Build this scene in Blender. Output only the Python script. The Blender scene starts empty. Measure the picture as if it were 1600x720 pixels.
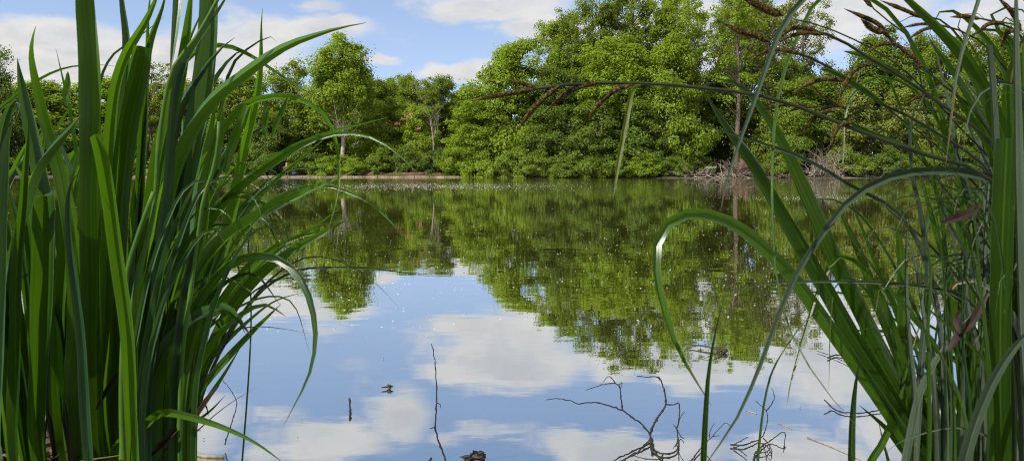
import bpy, math, random
import numpy as np
from mathutils import Vector, Matrix, noise as mnoise

random.seed(7)
C = bpy.context.scene.collection
scene = bpy.context.scene
R = math.radians

# ------------------------------------------------------------------ camera
FPX, CX, CY, HZ = 1385.0, 800.0, 360.0, 265.0      # focal length and horizon in pixels of a 1600 px wide frame
CAM = Vector((0, 0, 0.8))
PITCH = math.atan((CY - HZ) / FPX)
cam_d = bpy.data.cameras.new('camera')
cam_d.sensor_width = 36
cam_d.lens = FPX / 1600 * 36
cam_d.clip_start = 0.05
cam_d.clip_end = 3000
cam_d.dof.use_dof = True
cam_d.dof.focus_distance = 14
cam_d.dof.aperture_fstop = 18
cam = bpy.data.objects.new('camera', cam_d)
cam.location = CAM
cam.rotation_euler = (math.pi / 2 - PITCH, 0, 0)
C.objects.link(cam)
scene.camera = cam
ROT = Matrix.Rotation(math.pi / 2 - PITCH, 3, 'X')


def ray(px, py):
    return ROT @ Vector(((px - CX) / FPX, -(py - CY) / FPX, -1))


def at(px, py, Y):
    d = ray(px, py)
    return CAM + d * (Y / d.y)


def at_water(px, py, z=0.004):
    d = ray(px, py)
    return CAM + d * ((z - CAM.z) / d.z)


# ------------------------------------------------------------------ helpers
def sm(a, b, x):
    t = min(1, max(0, (x - a) / (b - a)))
    return t * t * (3 - 2 * t)


def near_edge(X):
    l = sm(-0.42, -0.78, X)
    r = sm(0.68, 0.98, X)
    return 0.55 + 1.55 * l + 1.25 * r + 0.08 * math.sin(X * 5.1) * (l + r)


def far_edge(X):
    return 90.5 - 6.5 * sm(-3, 3, X) + 0.6 * math.sin(X * 0.35) * sm(-1, 4, X)


def ground_z(X, Y):
    if Y < 20:
        hb = 0.30 - 0.08 * sm(0, 1, X)
        d = near_edge(X) - Y
        z = max(-1.1, min(hb, d * 1.1)) if d < 0.5 else hb
        z += 0.02 * mnoise.noise(Vector((X * 6, Y * 6, 0))) * (1 if d > -.2 else 0)
        return z
    d = Y - far_edge(X)
    if d < 0:
        return max(-1.6, d * 0.5)
    z = min(0.12, d * 0.25) + 1.1 * sm(1.5, 40, d) + 3.0 * sm(45, 200, d)
    return z + 0.10 * sm(2, 5, d) * mnoise.noise(Vector((X * .2, Y * .2, 3)))


class MB:
    def __init__(self):
        self.v, self.f, self.uv, self.smooth = [], [], [], True

    def tube(self, pts, rad, sides=6, cap=True):
        pts = [Vector(p) for p in pts]
        n = len(pts)
        base = len(self.v)
        ref = None
        for i, p in enumerate(pts):
            t = (pts[min(i + 1, n - 1)] - pts[max(i - 1, 0)])
            if t.length < 1e-9:
                t = Vector((0, 0, 1))
            t.normalize()
            if ref is None:
                ref = Vector((1, 0, 0)) if abs(t.x) < .8 else Vector((0, 1, 0))
            a = (ref - t * ref.dot(t))
            if a.length < 1e-6:
                a = Vector((0, 1, 0)) - t * t.y
            a.normalize()
            ref = a
            b = t.cross(a)
            r = rad[i] if isinstance(rad, (list, tuple)) else rad
            for k in range(sides):
                w = 2 * math.pi * k / sides
                self.v.append(tuple(p + (a * math.cos(w) + b * math.sin(w)) * r))
        for i in range(n - 1):
            for k in range(sides):
                k2 = (k + 1) % sides
                self.f.append((base + i * sides + k, base + i * sides + k2, base + (i + 1) * sides + k2, base + (i + 1) * sides + k))
        if cap:
            self.f.append(tuple(base + k for k in reversed(range(sides))))
            self.f.append(tuple(base + (n - 1) * sides + k for k in range(sides)))

    def box(self, lo, hi):
        b = len(self.v)
        for z in (lo[2], hi[2]):
            for y in (lo[1], hi[1]):
                for x in (lo[0], hi[0]):
                    self.v.append((x, y, z))
        for q in ((0, 2, 3, 1), (4, 5, 7, 6), (0, 1, 5, 4), (2, 6, 7, 3), (0, 4, 6, 2), (1, 3, 7, 5)):
            self.f.append(tuple(b + i for i in q))

    def blob(self, c, r, seed=0, rough=0.25, nu=14, nv=9, fr=3.0):
        b = len(self.v)
        for j in range(nv + 1):
            th = math.pi * j / nv
            for i in range(nu):
                ph = 2 * math.pi * i / nu
                d = Vector((math.sin(th) * math.cos(ph), math.sin(th) * math.sin(ph), math.cos(th)))
                s = 1 + rough * mnoise.noise(d * fr * .5 + Vector((seed * 7.3, seed, 0)))
                self.v.append((c[0] + d.x * r[0] * s, c[1] + d.y * r[1] * s, c[2] + d.z * r[2] * s))
        for j in range(nv):
            for i in range(nu):
                i2 = (i + 1) % nu
                self.f.append((b + j * nu + i, b + (j + 1) * nu + i, b + (j + 1) * nu + i2, b + j * nu + i2))

    def mesh(self, name, mat, smooth=True):
        me = bpy.data.meshes.new(name)
        me.from_pydata(self.v, [], self.f)
        if mat:
            me.materials.append(mat)
        if self.uv:
            uvl = me.uv_layers.new(name='UVMap')
            vi = np.empty(len(me.loops), dtype=np.int32)
            me.loops.foreach_get('vertex_index', vi)
            uvl.data.foreach_set('uv', np.array(self.uv, dtype=np.float32)[vi].ravel())
        me.polygons.foreach_set('use_smooth', [smooth] * len(me.polygons))
        me.update()
        return me

    def build(self, name, mat, parent=None, smooth=True):
        return link(name, self.mesh(name, mat, smooth), parent)


def link(name, me, parent=None):
    o = bpy.data.objects.new(name, me)
    C.objects.link(o)
    if parent:
        o.parent = parent
    return o


def tag(o, label=None, cat=None, group=None, kind=None):
    if label: o['label'] = label
    if cat: o['category'] = cat
    if group: o['group'] = group
    if kind: o['kind'] = kind
    return o


def thing(name, loc, label, cat, group=None, rz=0, scale=(1, 1, 1)):
    o = bpy.data.objects.new(name, None)
    o.empty_display_size = 0.1
    o.location = loc
    o.rotation_euler = (0, 0, rz)
    o.scale = scale
    C.objects.link(o)
    return tag(o, label, cat, group)


def spline(pts, n):
    """Centripetal Catmull-Rom through pts (tuples of any length) -> n+1 samples at even arc steps."""
    P = [np.array(p, dtype=float) for p in pts]
    P = [2 * P[0] - P[1]] + P + [2 * P[-1] - P[-2]]
    out = []
    for i in range(1, len(P) - 2):
        p0, p1, p2, p3 = P[i - 1:i + 3]
        t1 = np.linalg.norm(p1 - p0) ** .5 + 1e-9
        t2 = t1 + np.linalg.norm(p2 - p1) ** .5 + 1e-9
        t3 = t2 + np.linalg.norm(p3 - p2) ** .5 + 1e-9
        for k in range(14):
            t = t1 + (t2 - t1) * k / 14
            a1 = p0 * (t1 - t) / t1 + p1 * t / t1
            a2 = (p1 * (t2 - t) + p2 * (t - t1)) / (t2 - t1)
            a3 = (p2 * (t3 - t) + p3 * (t - t2)) / (t3 - t2)
            b1 = a1 * (t2 - t) / t2 + a2 * t / t2
            b2 = (a2 * (t3 - t) + a3 * (t - t1)) / (t3 - t1)
            out.append((b1 * (t2 - t) + b2 * (t - t1)) / (t2 - t1))
    out.append(P[-2])
    out = np.array(out)
    L = np.concatenate([[0], np.cumsum(np.linalg.norm(np.diff(out[:, :3], axis=0), axis=1))])
    s = np.linspace(0, L[-1], n + 1)
    return np.stack([np.interp(s, L, out[:, k]) for k in range(out.shape[1])], axis=1)


# ------------------------------------------------------------------ materials
def new_mat(name):
    m = bpy.data.materials.new(name)
    m.use_nodes = True
    nt = m.node_tree
    nt.nodes.clear()
    out = nt.nodes.new('ShaderNodeOutputMaterial')
    return m, nt, out


def nd(nt, typ, **kw):
    n = nt.nodes.new(typ)
    for k, v in kw.items():
        setattr(n, k, v)
    return n


def setin(n, **kw):
    for k, v in kw.items():
        n.inputs[k.replace('_', ' ')].default_value = v
    return n


def ramp(nt, fac, stops):
    r = nd(nt, 'ShaderNodeValToRGB')
    e = r.color_ramp.elements
    while len(e) < len(stops):
        e.new(0.5)
    for el, (p, c) in zip(e, stops):
        el.position = p
        el.color = c if len(c) == 4 else (*c, 1)
    nt.links.new(fac, r.inputs['Fac'])
    return r.outputs['Color']


def math_n(nt, op, a, b=None, c=None, clamp=False):
    n = nd(nt, 'ShaderNodeMath', operation=op, use_clamp=clamp)
    for i, x in enumerate((a, b, c)):
        if x is None: continue
        if isinstance(x, (int, float)): n.inputs[i].default_value = x
        else: nt.links.new(x, n.inputs[i])
    return n.outputs[0]


def mix_c(nt, fac, a, b, blend='MIX'):
    n = nd(nt, 'ShaderNodeMix', data_type='RGBA', blend_type=blend)
    for i, x in ((0, fac), (6, a), (7, b)):
        if isinstance(x, (int, float)): n.inputs[i].default_value = x
        elif isinstance(x, tuple): n.inputs[i].default_value = x if len(x) == 4 else (*x, 1)
        else: nt.links.new(x, n.inputs[i])
    return n.outputs[2]


def simple_mat(name, c1, c2, scale=8.0, rough=0.8, spec=0.3, bump=0.0, stretch=None):
    m, nt, out = new_mat(name)
    tc = nd(nt, 'ShaderNodeTexCoord')
    vec = tc.outputs['Object']
    if stretch:
        mp = nd(nt, 'ShaderNodeMapping')
        mp.inputs['Scale'].default_value = stretch
        nt.links.new(vec, mp.inputs['Vector'])
        vec = mp.outputs['Vector']
    nz = setin(nd(nt, 'ShaderNodeTexNoise'), Scale=scale, Detail=6.0, Roughness=0.65)
    nt.links.new(vec, nz.inputs['Vector'])
    col = ramp(nt, nz.outputs['Fac'], [(0.3, c1), (0.7, c2)])
    b = setin(nd(nt, 'ShaderNodeBsdfPrincipled'), Roughness=rough)
    b.inputs['Specular IOR Level'].default_value = spec
    nt.links.new(col, b.inputs['Base Color'])
    if bump:
        bp = setin(nd(nt, 'ShaderNodeBump'), Strength=bump, Distance=0.05)
        nt.links.new(nz.outputs['Fac'], bp.inputs['Height'])
        nt.links.new(bp.outputs['Normal'], b.inputs['Normal'])
    nt.links.new(b.outputs['BSDF'], out.inputs['Surface'])
    return m


def crown_mat(name, c1, c2, trans, tfac=0.35):
    """Tree foliage: hue varies from leaf to leaf and from bough to bough."""
    m, nt, out = new_mat(name)
    tc = nd(nt, 'ShaderNodeTexCoord')
    nz = setin(nd(nt, 'ShaderNodeTexNoise'), Scale=0.45, Detail=3.0)
    nt.links.new(tc.outputs['Object'], nz.inputs['Vector'])
    g = nd(nt, 'ShaderNodeNewGeometry')
    oi = nd(nt, 'ShaderNodeObjectInfo')
    f = math_n(nt, 'MULTIPLY_ADD', nz.outputs['Fac'], 1.3, -0.35)
    f = math_n(nt, 'MULTIPLY_ADD', g.outputs['Random Per Island'], 0.45, f)
    f = math_n(nt, 'MULTIPLY_ADD', oi.outputs['Random'], 0.3, f)
    f = math_n(nt, 'SUBTRACT', f, 0.12, clamp=True)
    col = mix_c(nt, f, c1, c2)
    b = setin(nd(nt, 'ShaderNodeBsdfPrincipled'), Roughness=0.5)
    b.inputs['Specular IOR Level'].default_value = 0.25
    nt.links.new(col, b.inputs['Base Color'])
    t = nd(nt, 'ShaderNodeBsdfTranslucent')
    tcol = mix_c(nt, f, tuple(x * .7 for x in trans), trans)
    nt.links.new(tcol, t.inputs['Color'])
    mx = nd(nt, 'ShaderNodeMixShader')
    mx.inputs[0].default_value = tfac
    nt.links.new(b.outputs[0], mx.inputs[1])
    nt.links.new(t.outputs[0], mx.inputs[2])
    nt.links.new(mx.outputs[0], out.inputs['Surface'])
    return m


def blade_mat(name, c1, c2, trans, tfac=0.4, rough=0.38, spec=0.4):
    """Reed blade: fine lengthwise veins from UV (u across, v along in metres), hue per blade."""
    m, nt, out = new_mat(name)
    uv = nd(nt, 'ShaderNodeUVMap')
    oi = nd(nt, 'ShaderNodeObjectInfo')
    mp = nd(nt, 'ShaderNodeMapping')
    mp.inputs['Scale'].default_value = (8, 1.3, 1)
    nt.links.new(uv.outputs[0], mp.inputs['Vector'])
    cmb = nd(nt, 'ShaderNodeCombineXYZ')
    nt.links.new(math_n(nt, 'MULTIPLY', oi.outputs['Random'], 40), cmb.inputs[2])
    add = nd(nt, 'ShaderNodeVectorMath', operation='ADD')
    nt.links.new(mp.outputs[0], add.inputs[0])
    nt.links.new(cmb.outputs[0], add.inputs[1])
    nz = setin(nd(nt, 'ShaderNodeTexNoise'), Scale=1.0, Detail=4.0, Roughness=0.6)
    nt.links.new(add.outputs[0], nz.inputs['Vector'])
    nb = setin(nd(nt, 'ShaderNodeTexNoise'), Scale=14.0, Detail=4.0)
    tc = nd(nt, 'ShaderNodeTexCoord')
    nt.links.new(tc.outputs['Object'], nb.inputs['Vector'])
    f = math_n(nt, 'MULTIPLY_ADD', oi.outputs['Random'], 0.85, math_n(nt, 'MULTIPLY_ADD', nz.outputs['Fac'], 1.8, -0.80))
    f = math_n(nt, 'MULTIPLY_ADD', nb.outputs['Fac'], 0.5, f)
    f = math_n(nt, 'SUBTRACT', f, 0.3, clamp=True)
    col = mix_c(nt, f, c1, c2)
    # pale midrib and margins
    s0 = nd(nt, 'ShaderNodeSeparateXYZ')
    nt.links.new(uv.outputs[0], s0.inputs[0])
    uc = math_n(nt, 'ABSOLUTE', math_n(nt, 'SUBTRACT', s0.outputs[0], 0.5))
    rib = math_n(nt, 'MULTIPLY_ADD', uc, -14.0, 1.0, clamp=True)
    mar = math_n(nt, 'MULTIPLY_ADD', uc, 22.0, -10.2, clamp=True)
    rim = math_n(nt, 'MULTIPLY', math_n(nt, 'MAXIMUM', rib, mar), 0.45)
    col = mix_c(nt, rim, col, tuple(min(1, x * 1.9) for x in c2))
    # withered tips and a few brown specks
    su = nd(nt, 'ShaderNodeSeparateXYZ')
    nt.links.new(uv.outputs[0], su.inputs[0])
    tip = math_n(nt, 'MULTIPLY_ADD', nb.outputs['Fac'], 0.22, su.outputs[1])
    tip = math_n(nt, 'MULTIPLY_ADD', oi.outputs['Random'], 0.05, tip)
    tip = math_n(nt, 'MULTIPLY_ADD', tip, 18.0, -19.75, clamp=True)
    ns = setin(nd(nt, 'ShaderNodeTexNoise'), Scale=95.0, Detail=2.0)
    nt.links.new(tc.outputs['Object'], ns.inputs['Vector'])
    spk_ = math_n(nt, 'MULTIPLY_ADD', ns.outputs['Fac'], 14.0, -9.9, clamp=True)
    col = mix_c(nt, math_n(nt, 'MAXIMUM', tip, math_n(nt, 'MULTIPLY', spk_, .7)), col, (0.13, 0.085, 0.035))
    b = setin(nd(nt, 'ShaderNodeBsdfPrincipled'), Roughness=rough)
    b.inputs['Specular IOR Level'].default_value = spec
    nt.links.new(col, b.inputs['Base Color'])
    bp = setin(nd(nt, 'ShaderNodeBump'), Strength=0.5, Distance=0.002)
    nt.links.new(nz.outputs['Fac'], bp.inputs['Height'])
    nt.links.new(bp.outputs['Normal'], b.inputs['Normal'])
    t = nd(nt, 'ShaderNodeBsdfTranslucent')
    nt.links.new(mix_c(nt, f, tuple(x * .6 for x in trans), trans), t.inputs['Color'])
    mx = nd(nt, 'ShaderNodeMixShader')
    mx.inputs[0].default_value = tfac
    nt.links.new(b.outputs[0], mx.inputs[1])
    nt.links.new(t.outputs[0], mx.inputs[2])
    nt.links.new(mx.outputs[0], out.inputs['Surface'])
    return m


M = {}
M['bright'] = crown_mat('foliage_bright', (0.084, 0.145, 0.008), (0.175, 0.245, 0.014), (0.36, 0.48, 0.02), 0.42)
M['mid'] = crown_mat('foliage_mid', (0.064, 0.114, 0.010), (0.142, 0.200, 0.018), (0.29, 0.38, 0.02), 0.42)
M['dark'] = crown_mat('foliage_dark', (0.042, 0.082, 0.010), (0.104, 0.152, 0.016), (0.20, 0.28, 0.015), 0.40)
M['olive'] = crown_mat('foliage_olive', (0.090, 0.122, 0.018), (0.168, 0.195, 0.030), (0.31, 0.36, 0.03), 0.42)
M['bark'] = simple_mat('bark', (0.05, 0.038, 0.026), (0.13, 0.10, 0.075), 3.0, 0.9, 0.2, 0.5, (1, 1, .25))
M['pale_bark'] = simple_mat('pale_bark', (0.20, 0.16, 0.12), (0.40, 0.34, 0.27), 3.0, 0.9, 0.2, 0.3, (1, 1, .25))
M['deadwood'] = simple_mat('deadwood', (0.08, 0.065, 0.05), (0.24, 0.20, 0.155), 2.0, 0.9, 0.2)
M['twig'] = simple_mat('wet_twig', (0.004, 0.0035, 0.003), (0.015, 0.012, 0.010), 60.0, 0.6, 0.4, 0.4)
M['litter'] = simple_mat('dead_litter', (0.0600, 0.0360, 0.0180), (0.1920, 0.1320, 0.0720), 9.0, 0.8, 0.2)
M['rust'] = simple_mat('dead_rusty_leaf', (0.0089, 0.0041, 0.0018), (0.0253, 0.0127, 0.0052), 20.0, 0.7, 0.3)
M['fluff'] = simple_mat('seed_fluff', (0.42, 0.42, 0.38), (0.70, 0.70, 0.64), 20.0, 0.9, 0.1)  # also colours the flakes that stand in for water sparkle
M['debris'] = simple_mat('wet_debris', (0.012, 0.010, 0.008), (0.045, 0.036, 0.024), 40.0, 0.7, 0.4)
M['stone'] = simple_mat('edge_stone', (0.08, 0.06, 0.04), (0.26, 0.195, 0.14), 0.9, 0.9, 0.2, 0.2)
M['earth'] = simple_mat('bare_earth', (0.06, 0.035, 0.025), (0.13, 0.08, 0.055), 1.5, 0.95, 0.1, 0.4)
M['iris'] = blade_mat('iris_blade', (0.0096, 0.0321, 0.0032), (0.0612, 0.1321, 0.0101), (0.1162, 0.2656, 0.0056), 0.40, 0.27, 0.7)
M['iris_blue'] = blade_mat('iris_blade_bluish', (0.0135, 0.0465, 0.0195), (0.0713, 0.1462, 0.0638), (0.0682, 0.1364, 0.0186), 0.35, 0.33, 0.5)
M['sedge'] = blade_mat('sedge_blade', (0.0074, 0.0222, 0.0033), (0.0428, 0.0893, 0.0089), (0.0761, 0.1690, 0.0048), 0.36, 0.27, 0.7)
M['sedge_grey'] = blade_mat('sedge_blade_grey', (0.0349, 0.0575, 0.0329), (0.0945, 0.1233, 0.0842), (0.0443, 0.0738, 0.0221), 0.28, 0.36, 0.45)
M['iris_shade'] = blade_mat('iris_blade_shade', (0.006, 0.024, 0.004), (0.030, 0.085, 0.012), (0.05, 0.16, 0.006), 0.22)  # darker iris copy: shade between the blades put into the colour
M['sedge_shade'] = blade_mat('sedge_blade_shade', (0.007, 0.026, 0.006), (0.034, 0.085, 0.020), (0.05, 0.15, 0.008), 0.2)  # darker sedge copy: shade inside the tangle painted as blade colour
M['yellowing'] = blade_mat('yellowing_blade', (0.0600, 0.0900, 0.0072), (0.1020, 0.1200, 0.0120), (0.1456, 0.1792, 0.0112), 0.45)
M['dry'] = blade_mat('dry_blade', (0.1120, 0.0700, 0.0315), (0.2100, 0.1400, 0.0700), (0.1400, 0.0910, 0.0350), 0.25)
M['stalk'] = simple_mat('sedge_stalk', (0.0080, 0.0128, 0.0048), (0.0240, 0.0304, 0.0096), 30.0, 0.6, 0.2)
M['reedstem'] = simple_mat('reed_stem', (0.025, 0.075, 0.008), (0.065, 0.130, 0.015), 9.0, 0.6, 0.2)


def spike_mat():
    m, nt, out = new_mat('sedge_spike')
    uv = nd(nt, 'ShaderNodeTexCoord')
    nz = setin(nd(nt, 'ShaderNodeTexNoise'), Scale=420.0, Detail=2.0)
    nt.links.new(uv.outputs['Object'], nz.inputs['Vector'])
    col = ramp(nt, nz.outputs['Fac'], [(0.35, (0.012, 0.008, 0.002)), (0.5, (0.034, 0.023, 0.007)), (0.70, (0.13, 0.10, 0.04))])
    b = setin(nd(nt, 'ShaderNodeBsdfPrincipled'), Roughness=0.9)
    b.inputs['Specular IOR Level'].default_value = 0.05
    nt.links.new(col, b.inputs['Base Color'])
    bp = setin(nd(nt, 'ShaderNodeBump'), Strength=1.0, Distance=0.002)
    nt.links.new(nz.outputs['Fac'], bp.inputs['Height'])
    nt.links.new(bp.outputs['Normal'], b.inputs['Normal'])
    nt.links.new(b.outputs[0], out.inputs['Surface'])
    return m


M['spike'] = spike_mat()

# ------------------------------------------------------------------ world: Nishita sky with clouds
SUN_EL, SUN_AZ = 47.0, -136.0         # azimuth clockwise from +Y (view direction): from the left, a little behind the camera
world = bpy.data.worlds.new('World')
scene.world = world
world.use_nodes = True
nt = world.node_tree
nt.nodes.clear()
wo = nd(nt, 'ShaderNodeOutputWorld')
bg = nd(nt, 'ShaderNodeBackground')
bg.inputs['Strength'].default_value = 0.145
sky = nd(nt, 'ShaderNodeTexSky', sky_type='NISHITA')
sky.sun_disc = False
sky.sun_elevation = R(SUN_EL)
sky.sun_rotation = R(SUN_AZ)
sky.air_density = 1.0
sky.dust_density = 0.3
sky.ozone_density = 2.0
tc = nd(nt, 'ShaderNodeTexCoord')
sep = nd(nt, 'ShaderNodeSeparateXYZ')
nt.links.new(tc.outputs['Generated'], sep.inputs[0])
az = math_n(nt, 'ARCTAN2', sep.outputs[0], sep.outputs[1])
el = math_n(nt, 'ARCSINE', sep.outputs[2])
# clear deep-blue zone reaches lower than the model sky's white horizon band
elup = math_n(nt, 'MULTIPLY_ADD', sep.outputs[2], 1.5, 0.14)
cmb = nd(nt, 'ShaderNodeCombineXYZ')
nt.links.new(sep.outputs[0], cmb.inputs[0])
nt.links.new(sep.outputs[1], cmb.inputs[1])
nt.links.new(elup, cmb.inputs[2])
nrm = nd(nt, 'ShaderNodeVectorMath', operation='NORMALIZE')
nt.links.new(cmb.outputs[0], nrm.inputs[0])
nt.links.new(nrm.outputs[0], sky.inputs['Vector'])
ae = nd(nt, 'ShaderNodeCombineXYZ')
nt.links.new(az, ae.inputs[0])
nt.links.new(el, ae.inputs[1])
# warp
mp = nd(nt, 'ShaderNodeMapping')
mp.inputs['Scale'].default_value = (9, 17, 1)
nt.links.new(ae.outputs[0], mp.inputs['Vector'])
wn = setin(nd(nt, 'ShaderNodeTexNoise'), Scale=1.0, Detail=7.0, Roughness=0.58)
nt.links.new(mp.outputs[0], wn.inputs['Vector'])
wsub = nd(nt, 'ShaderNodeVectorMath', operation='SUBTRACT')
nt.links.new(wn.outputs['Color'], wsub.inputs[0])
wsub.inputs[1].default_value = (.5, .5, .5)
wmul = nd(nt, 'ShaderNodeVectorMath', operation='MULTIPLY')
nt.links.new(wsub.outputs[0], wmul.inputs[0])
wmul.inputs[1].default_value = (0.11, 0.05, 0)
wadd = nd(nt, 'ShaderNodeVectorMath', operation='ADD')
nt.links.new(ae.outputs[0], wadd.inputs[0])
nt.links.new(wmul.outputs[0], wadd.inputs[1])
# cloud banks (frame px, py, half sizes px, weight); py < 0 is above the frame, where only the lake shows it
clouds = [(60, 84, 190, 36, 1), (130, 120, 260, 60, 1), (330, 100, 180, 55, 1), (500, 45, 110, 28, .95), (420, 60, 110, 45, .8),
          (600, 92, 45, 14, .7), (725, 118, 110, 22, .95), (770, 5, 160, 40, 1), (850, 45, 120, 35, .9),
          (790, -35, 170, 62, 1.1), (980, -35, 150, 40, 1.05), (1100, -40, 160, 48, 1.1), (1270, -25, 170, 75, 1.1), (1330, 30, 140, 60, 1),
          (1150, 60, 300, 70, .9), (1000, 60, 200, 60, .8), (1540, 60, 160, 50, .8),
          (610, -125, 75, 60, .85), (500, -160, 150, 45, .9), (420, -110, 70, 25, .6), (980, -175, 220, 34, .9), (1280, -165, 150, 38, .9),
          (500, 10, 60, 22, .5), (760, -150, 120, 25, .5), (1480, -120, 120, 70, 1), (250, -110, 150, 60, .9), (200, -250, 260, 60, .9), (900, -290, 300, 60, 1)]
acc = None
for (px, py, sx, sy, wgt) in clouds:
    s = nd(nt, 'ShaderNodeVectorMath', operation='SUBTRACT')
    nt.links.new(wadd.outputs[0], s.inputs[0])
    s.inputs[1].default_value = (math.atan((px - 800) / FPX), math.atan((HZ - py) / FPX), 0)
    m_ = nd(nt, 'ShaderNodeVectorMath', operation='MULTIPLY')
    nt.links.new(s.outputs[0], m_.inputs[0])
    m_.inputs[1].default_value = (FPX / sx * 1.3, FPX / sy * 1.3, 0)
    l_ = nd(nt, 'ShaderNodeVectorMath', operation='LENGTH')
    nt.links.new(m_.outputs[0], l_.inputs[0])
    g = math_n(nt, 'MULTIPLY', math_n(nt, 'SUBTRACT', 1.35, l_.outputs['Value'], clamp=True), wgt)
    acc = g if acc is None else math_n(nt, 'MAXIMUM', acc, g)
# broken cloud over the unseen sky above and behind, thickened to light the blades
mp2 = nd(nt, 'ShaderNodeMapping')
mp2.inputs['Scale'].default_value = (2.2, 2.2, 4.0)
nt.links.new(tc.outputs['Generated'], mp2.inputs['Vector'])
n2 = setin(nd(nt, 'ShaderNodeTexNoise'), Scale=1.0, Detail=6.0, Roughness=0.55)
nt.links.new(mp2.outputs[0], n2.inputs['Vector'])
high = math_n(nt, 'MULTIPLY', math_n(nt, 'SUBTRACT', n2.outputs['Fac'], 0.33), 4.0, clamp=True)
hmask = math_n(nt, 'MULTIPLY_ADD', el, 5.0, -1.9, clamp=True)
bmask = math_n(nt, 'GREATER_THAN', 0.1, sep.outputs[1])
high = math_n(nt, 'MULTIPLY', high, math_n(nt, 'MAXIMUM', hmask, bmask))
acc = math_n(nt, 'MAXIMUM', acc, high)
dens = math_n(nt, 'MULTIPLY_ADD', wn.outputs['Fac'], 1.5, -0.67)
dens = math_n(nt, 'ADD', acc, dens)
cov = nd(nt, 'ShaderNodeMapRange', interpolation_type='SMOOTHSTEP')
nt.links.new(dens, cov.inputs[0])
cov.inputs[1].default_value = 0.16
cov.inputs[2].default_value = 0.82
# cloud body: whiter on its lit edges, greyer in its thick middle
body = nd(nt, 'ShaderNodeMapRange', interpolation_type='SMOOTHSTEP')
mp3 = nd(nt, 'ShaderNodeMapping')
mp3.inputs['Scale'].default_value = (14, 30, 1)
mp3.inputs['Location'].default_value = (3.3, 0.4, 7)
nt.links.new(wadd.outputs[0], mp3.inputs['Vector'])
n3 = setin(nd(nt, 'ShaderNodeTexNoise'), Scale=1.0, Detail=5.0, Roughness=0.55)
nt.links.new(mp3.outputs[0], n3.inputs['Vector'])
nt.links.new(math_n(nt, 'MULTIPLY_ADD', n3.outputs['Fac'], 1.1, math_n(nt, 'MULTIPLY', dens, 0.35)), body.inputs[0])
body.inputs[1].default_value = 0.62
body.inputs[2].default_value = 1.2
CLOUD_W = (3.85, 3.72, 3.58)
CLOUD_G = (2.7, 2.78, 2.92)
ccol = mix_c(nt, body.outputs[0], CLOUD_W, CLOUD_G)
haze_ = math_n(nt, 'MULTIPLY_ADD', el, -0.8, 0.30, clamp=True)
cfac = math_n(nt, 'MULTIPLY_ADD', cov.outputs[0], 0.76, math_n(nt, 'MAXIMUM', haze_, 0.06))
col = mix_c(nt, cfac, sky.outputs[0], ccol)
nt.links.new(col, bg.inputs['Color'])
nt.links.new(bg.outputs[0], wo.inputs['Surface'])

sun_d = bpy.data.lights.new('sun', 'SUN')
sun_d.energy = 5.0
sun_d.angle = R(0.53)
sun_d.color = (1.0, 0.95, 0.86)
sun = bpy.data.objects.new('sun', sun_d)
a = R(SUN_AZ)
sdir = Vector((math.sin(a) * math.cos(R(SUN_EL)), math.cos(a) * math.cos(R(SUN_EL)), math.sin(R(SUN_EL))))
sun.rotation_euler = sdir.to_track_quat('Z', 'Y').to_euler()
sun.location = sdir * 60
C.objects.link(sun)

# ------------------------------------------------------------------ ground sheet
xs = sorted(set([round(x, 3) for x in list(np.arange(-3, 3.01, 0.06)) + list(np.arange(-12, 12.1, 0.8)) + list(np.arange(-130, 131, 3.0)) + [-1500, -700, -350, -200, 200, 350, 700, 1500]]))
ys = sorted(set([round(y, 3) for y in list(np.arange(-1, 3.2, 0.06)) + list(np.arange(-12, 20, 1.0)) + list(np.arange(20, 80, 6)) + list(np.arange(80, 100, 0.5)) + list(np.arange(100, 200, 4)) + [-1500, -300, -80, -30, 260, 400, 800, 2000]]))
g = MB()
for y in ys:
    for x in xs:
        z = ground_z(x, y)
        if y < -5: z = 0.35
        g.v.append((x, y, z))
nx = len(xs)
for j in range(len(ys) - 1):
    for i in range(nx - 1):
        g.f.append((j * nx + i, j * nx + i + 1, (j + 1) * nx + i + 1, (j + 1) * nx + i))


def ground_mat():
    m, nt, out = new_mat('ground')
    geo = nd(nt, 'ShaderNodeNewGeometry')
    sp = nd(nt, 'ShaderNodeSeparateXYZ')
    nt.links.new(geo.outputs['Position'], sp.inputs[0])
    n1 = setin(nd(nt, 'ShaderNodeTexNoise'), Scale=18.0, Detail=8.0, Roughness=0.7)
    nt.links.new(geo.outputs['Position'], n1.inputs['Vector'])
    n2 = setin(nd(nt, 'ShaderNodeTexNoise'), Scale=0.35, Detail=6.0, Roughness=0.7)
    nt.links.new(geo.outputs['Position'], n2.inputs['Vector'])
    mud = ramp(nt, n1.outputs['Fac'], [(0.3, (0.018, 0.013, 0.009)), (0.55, (0.05, 0.036, 0.022)), (0.75, (0.12, 0.085, 0.05))])
    grass = ramp(nt, n2.outputs['Fac'], [(0.3, (0.05, 0.08, 0.018)), (0.5, (0.10, 0.14, 0.028)), (0.7, (0.17, 0.17, 0.06))])
    f = math_n(nt, 'GREATER_THAN', sp.outputs[1], 30.0)
    edge = math_n(nt, 'MULTIPLY_ADD', sp.outputs[2], 3.0, -0.6, clamp=True)
    f2 = math_n(nt, 'MULTIPLY', f, edge)
    col = mix_c(nt, f2, mud, grass)
    b = setin(nd(nt, 'ShaderNodeBsdfPrincipled'), Roughness=0.95)
    nt.links.new(col, b.inputs['Base Color'])
    bp = setin(nd(nt, 'ShaderNodeBump'), Strength=0.8, Distance=0.02)
    nt.links.new(n1.outputs['Fac'], bp.inputs['Height'])
    nt.links.new(bp.outputs['Normal'], b.inputs['Normal'])
    nt.links.new(b.outputs[0], out.inputs['Surface'])
    return m


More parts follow.
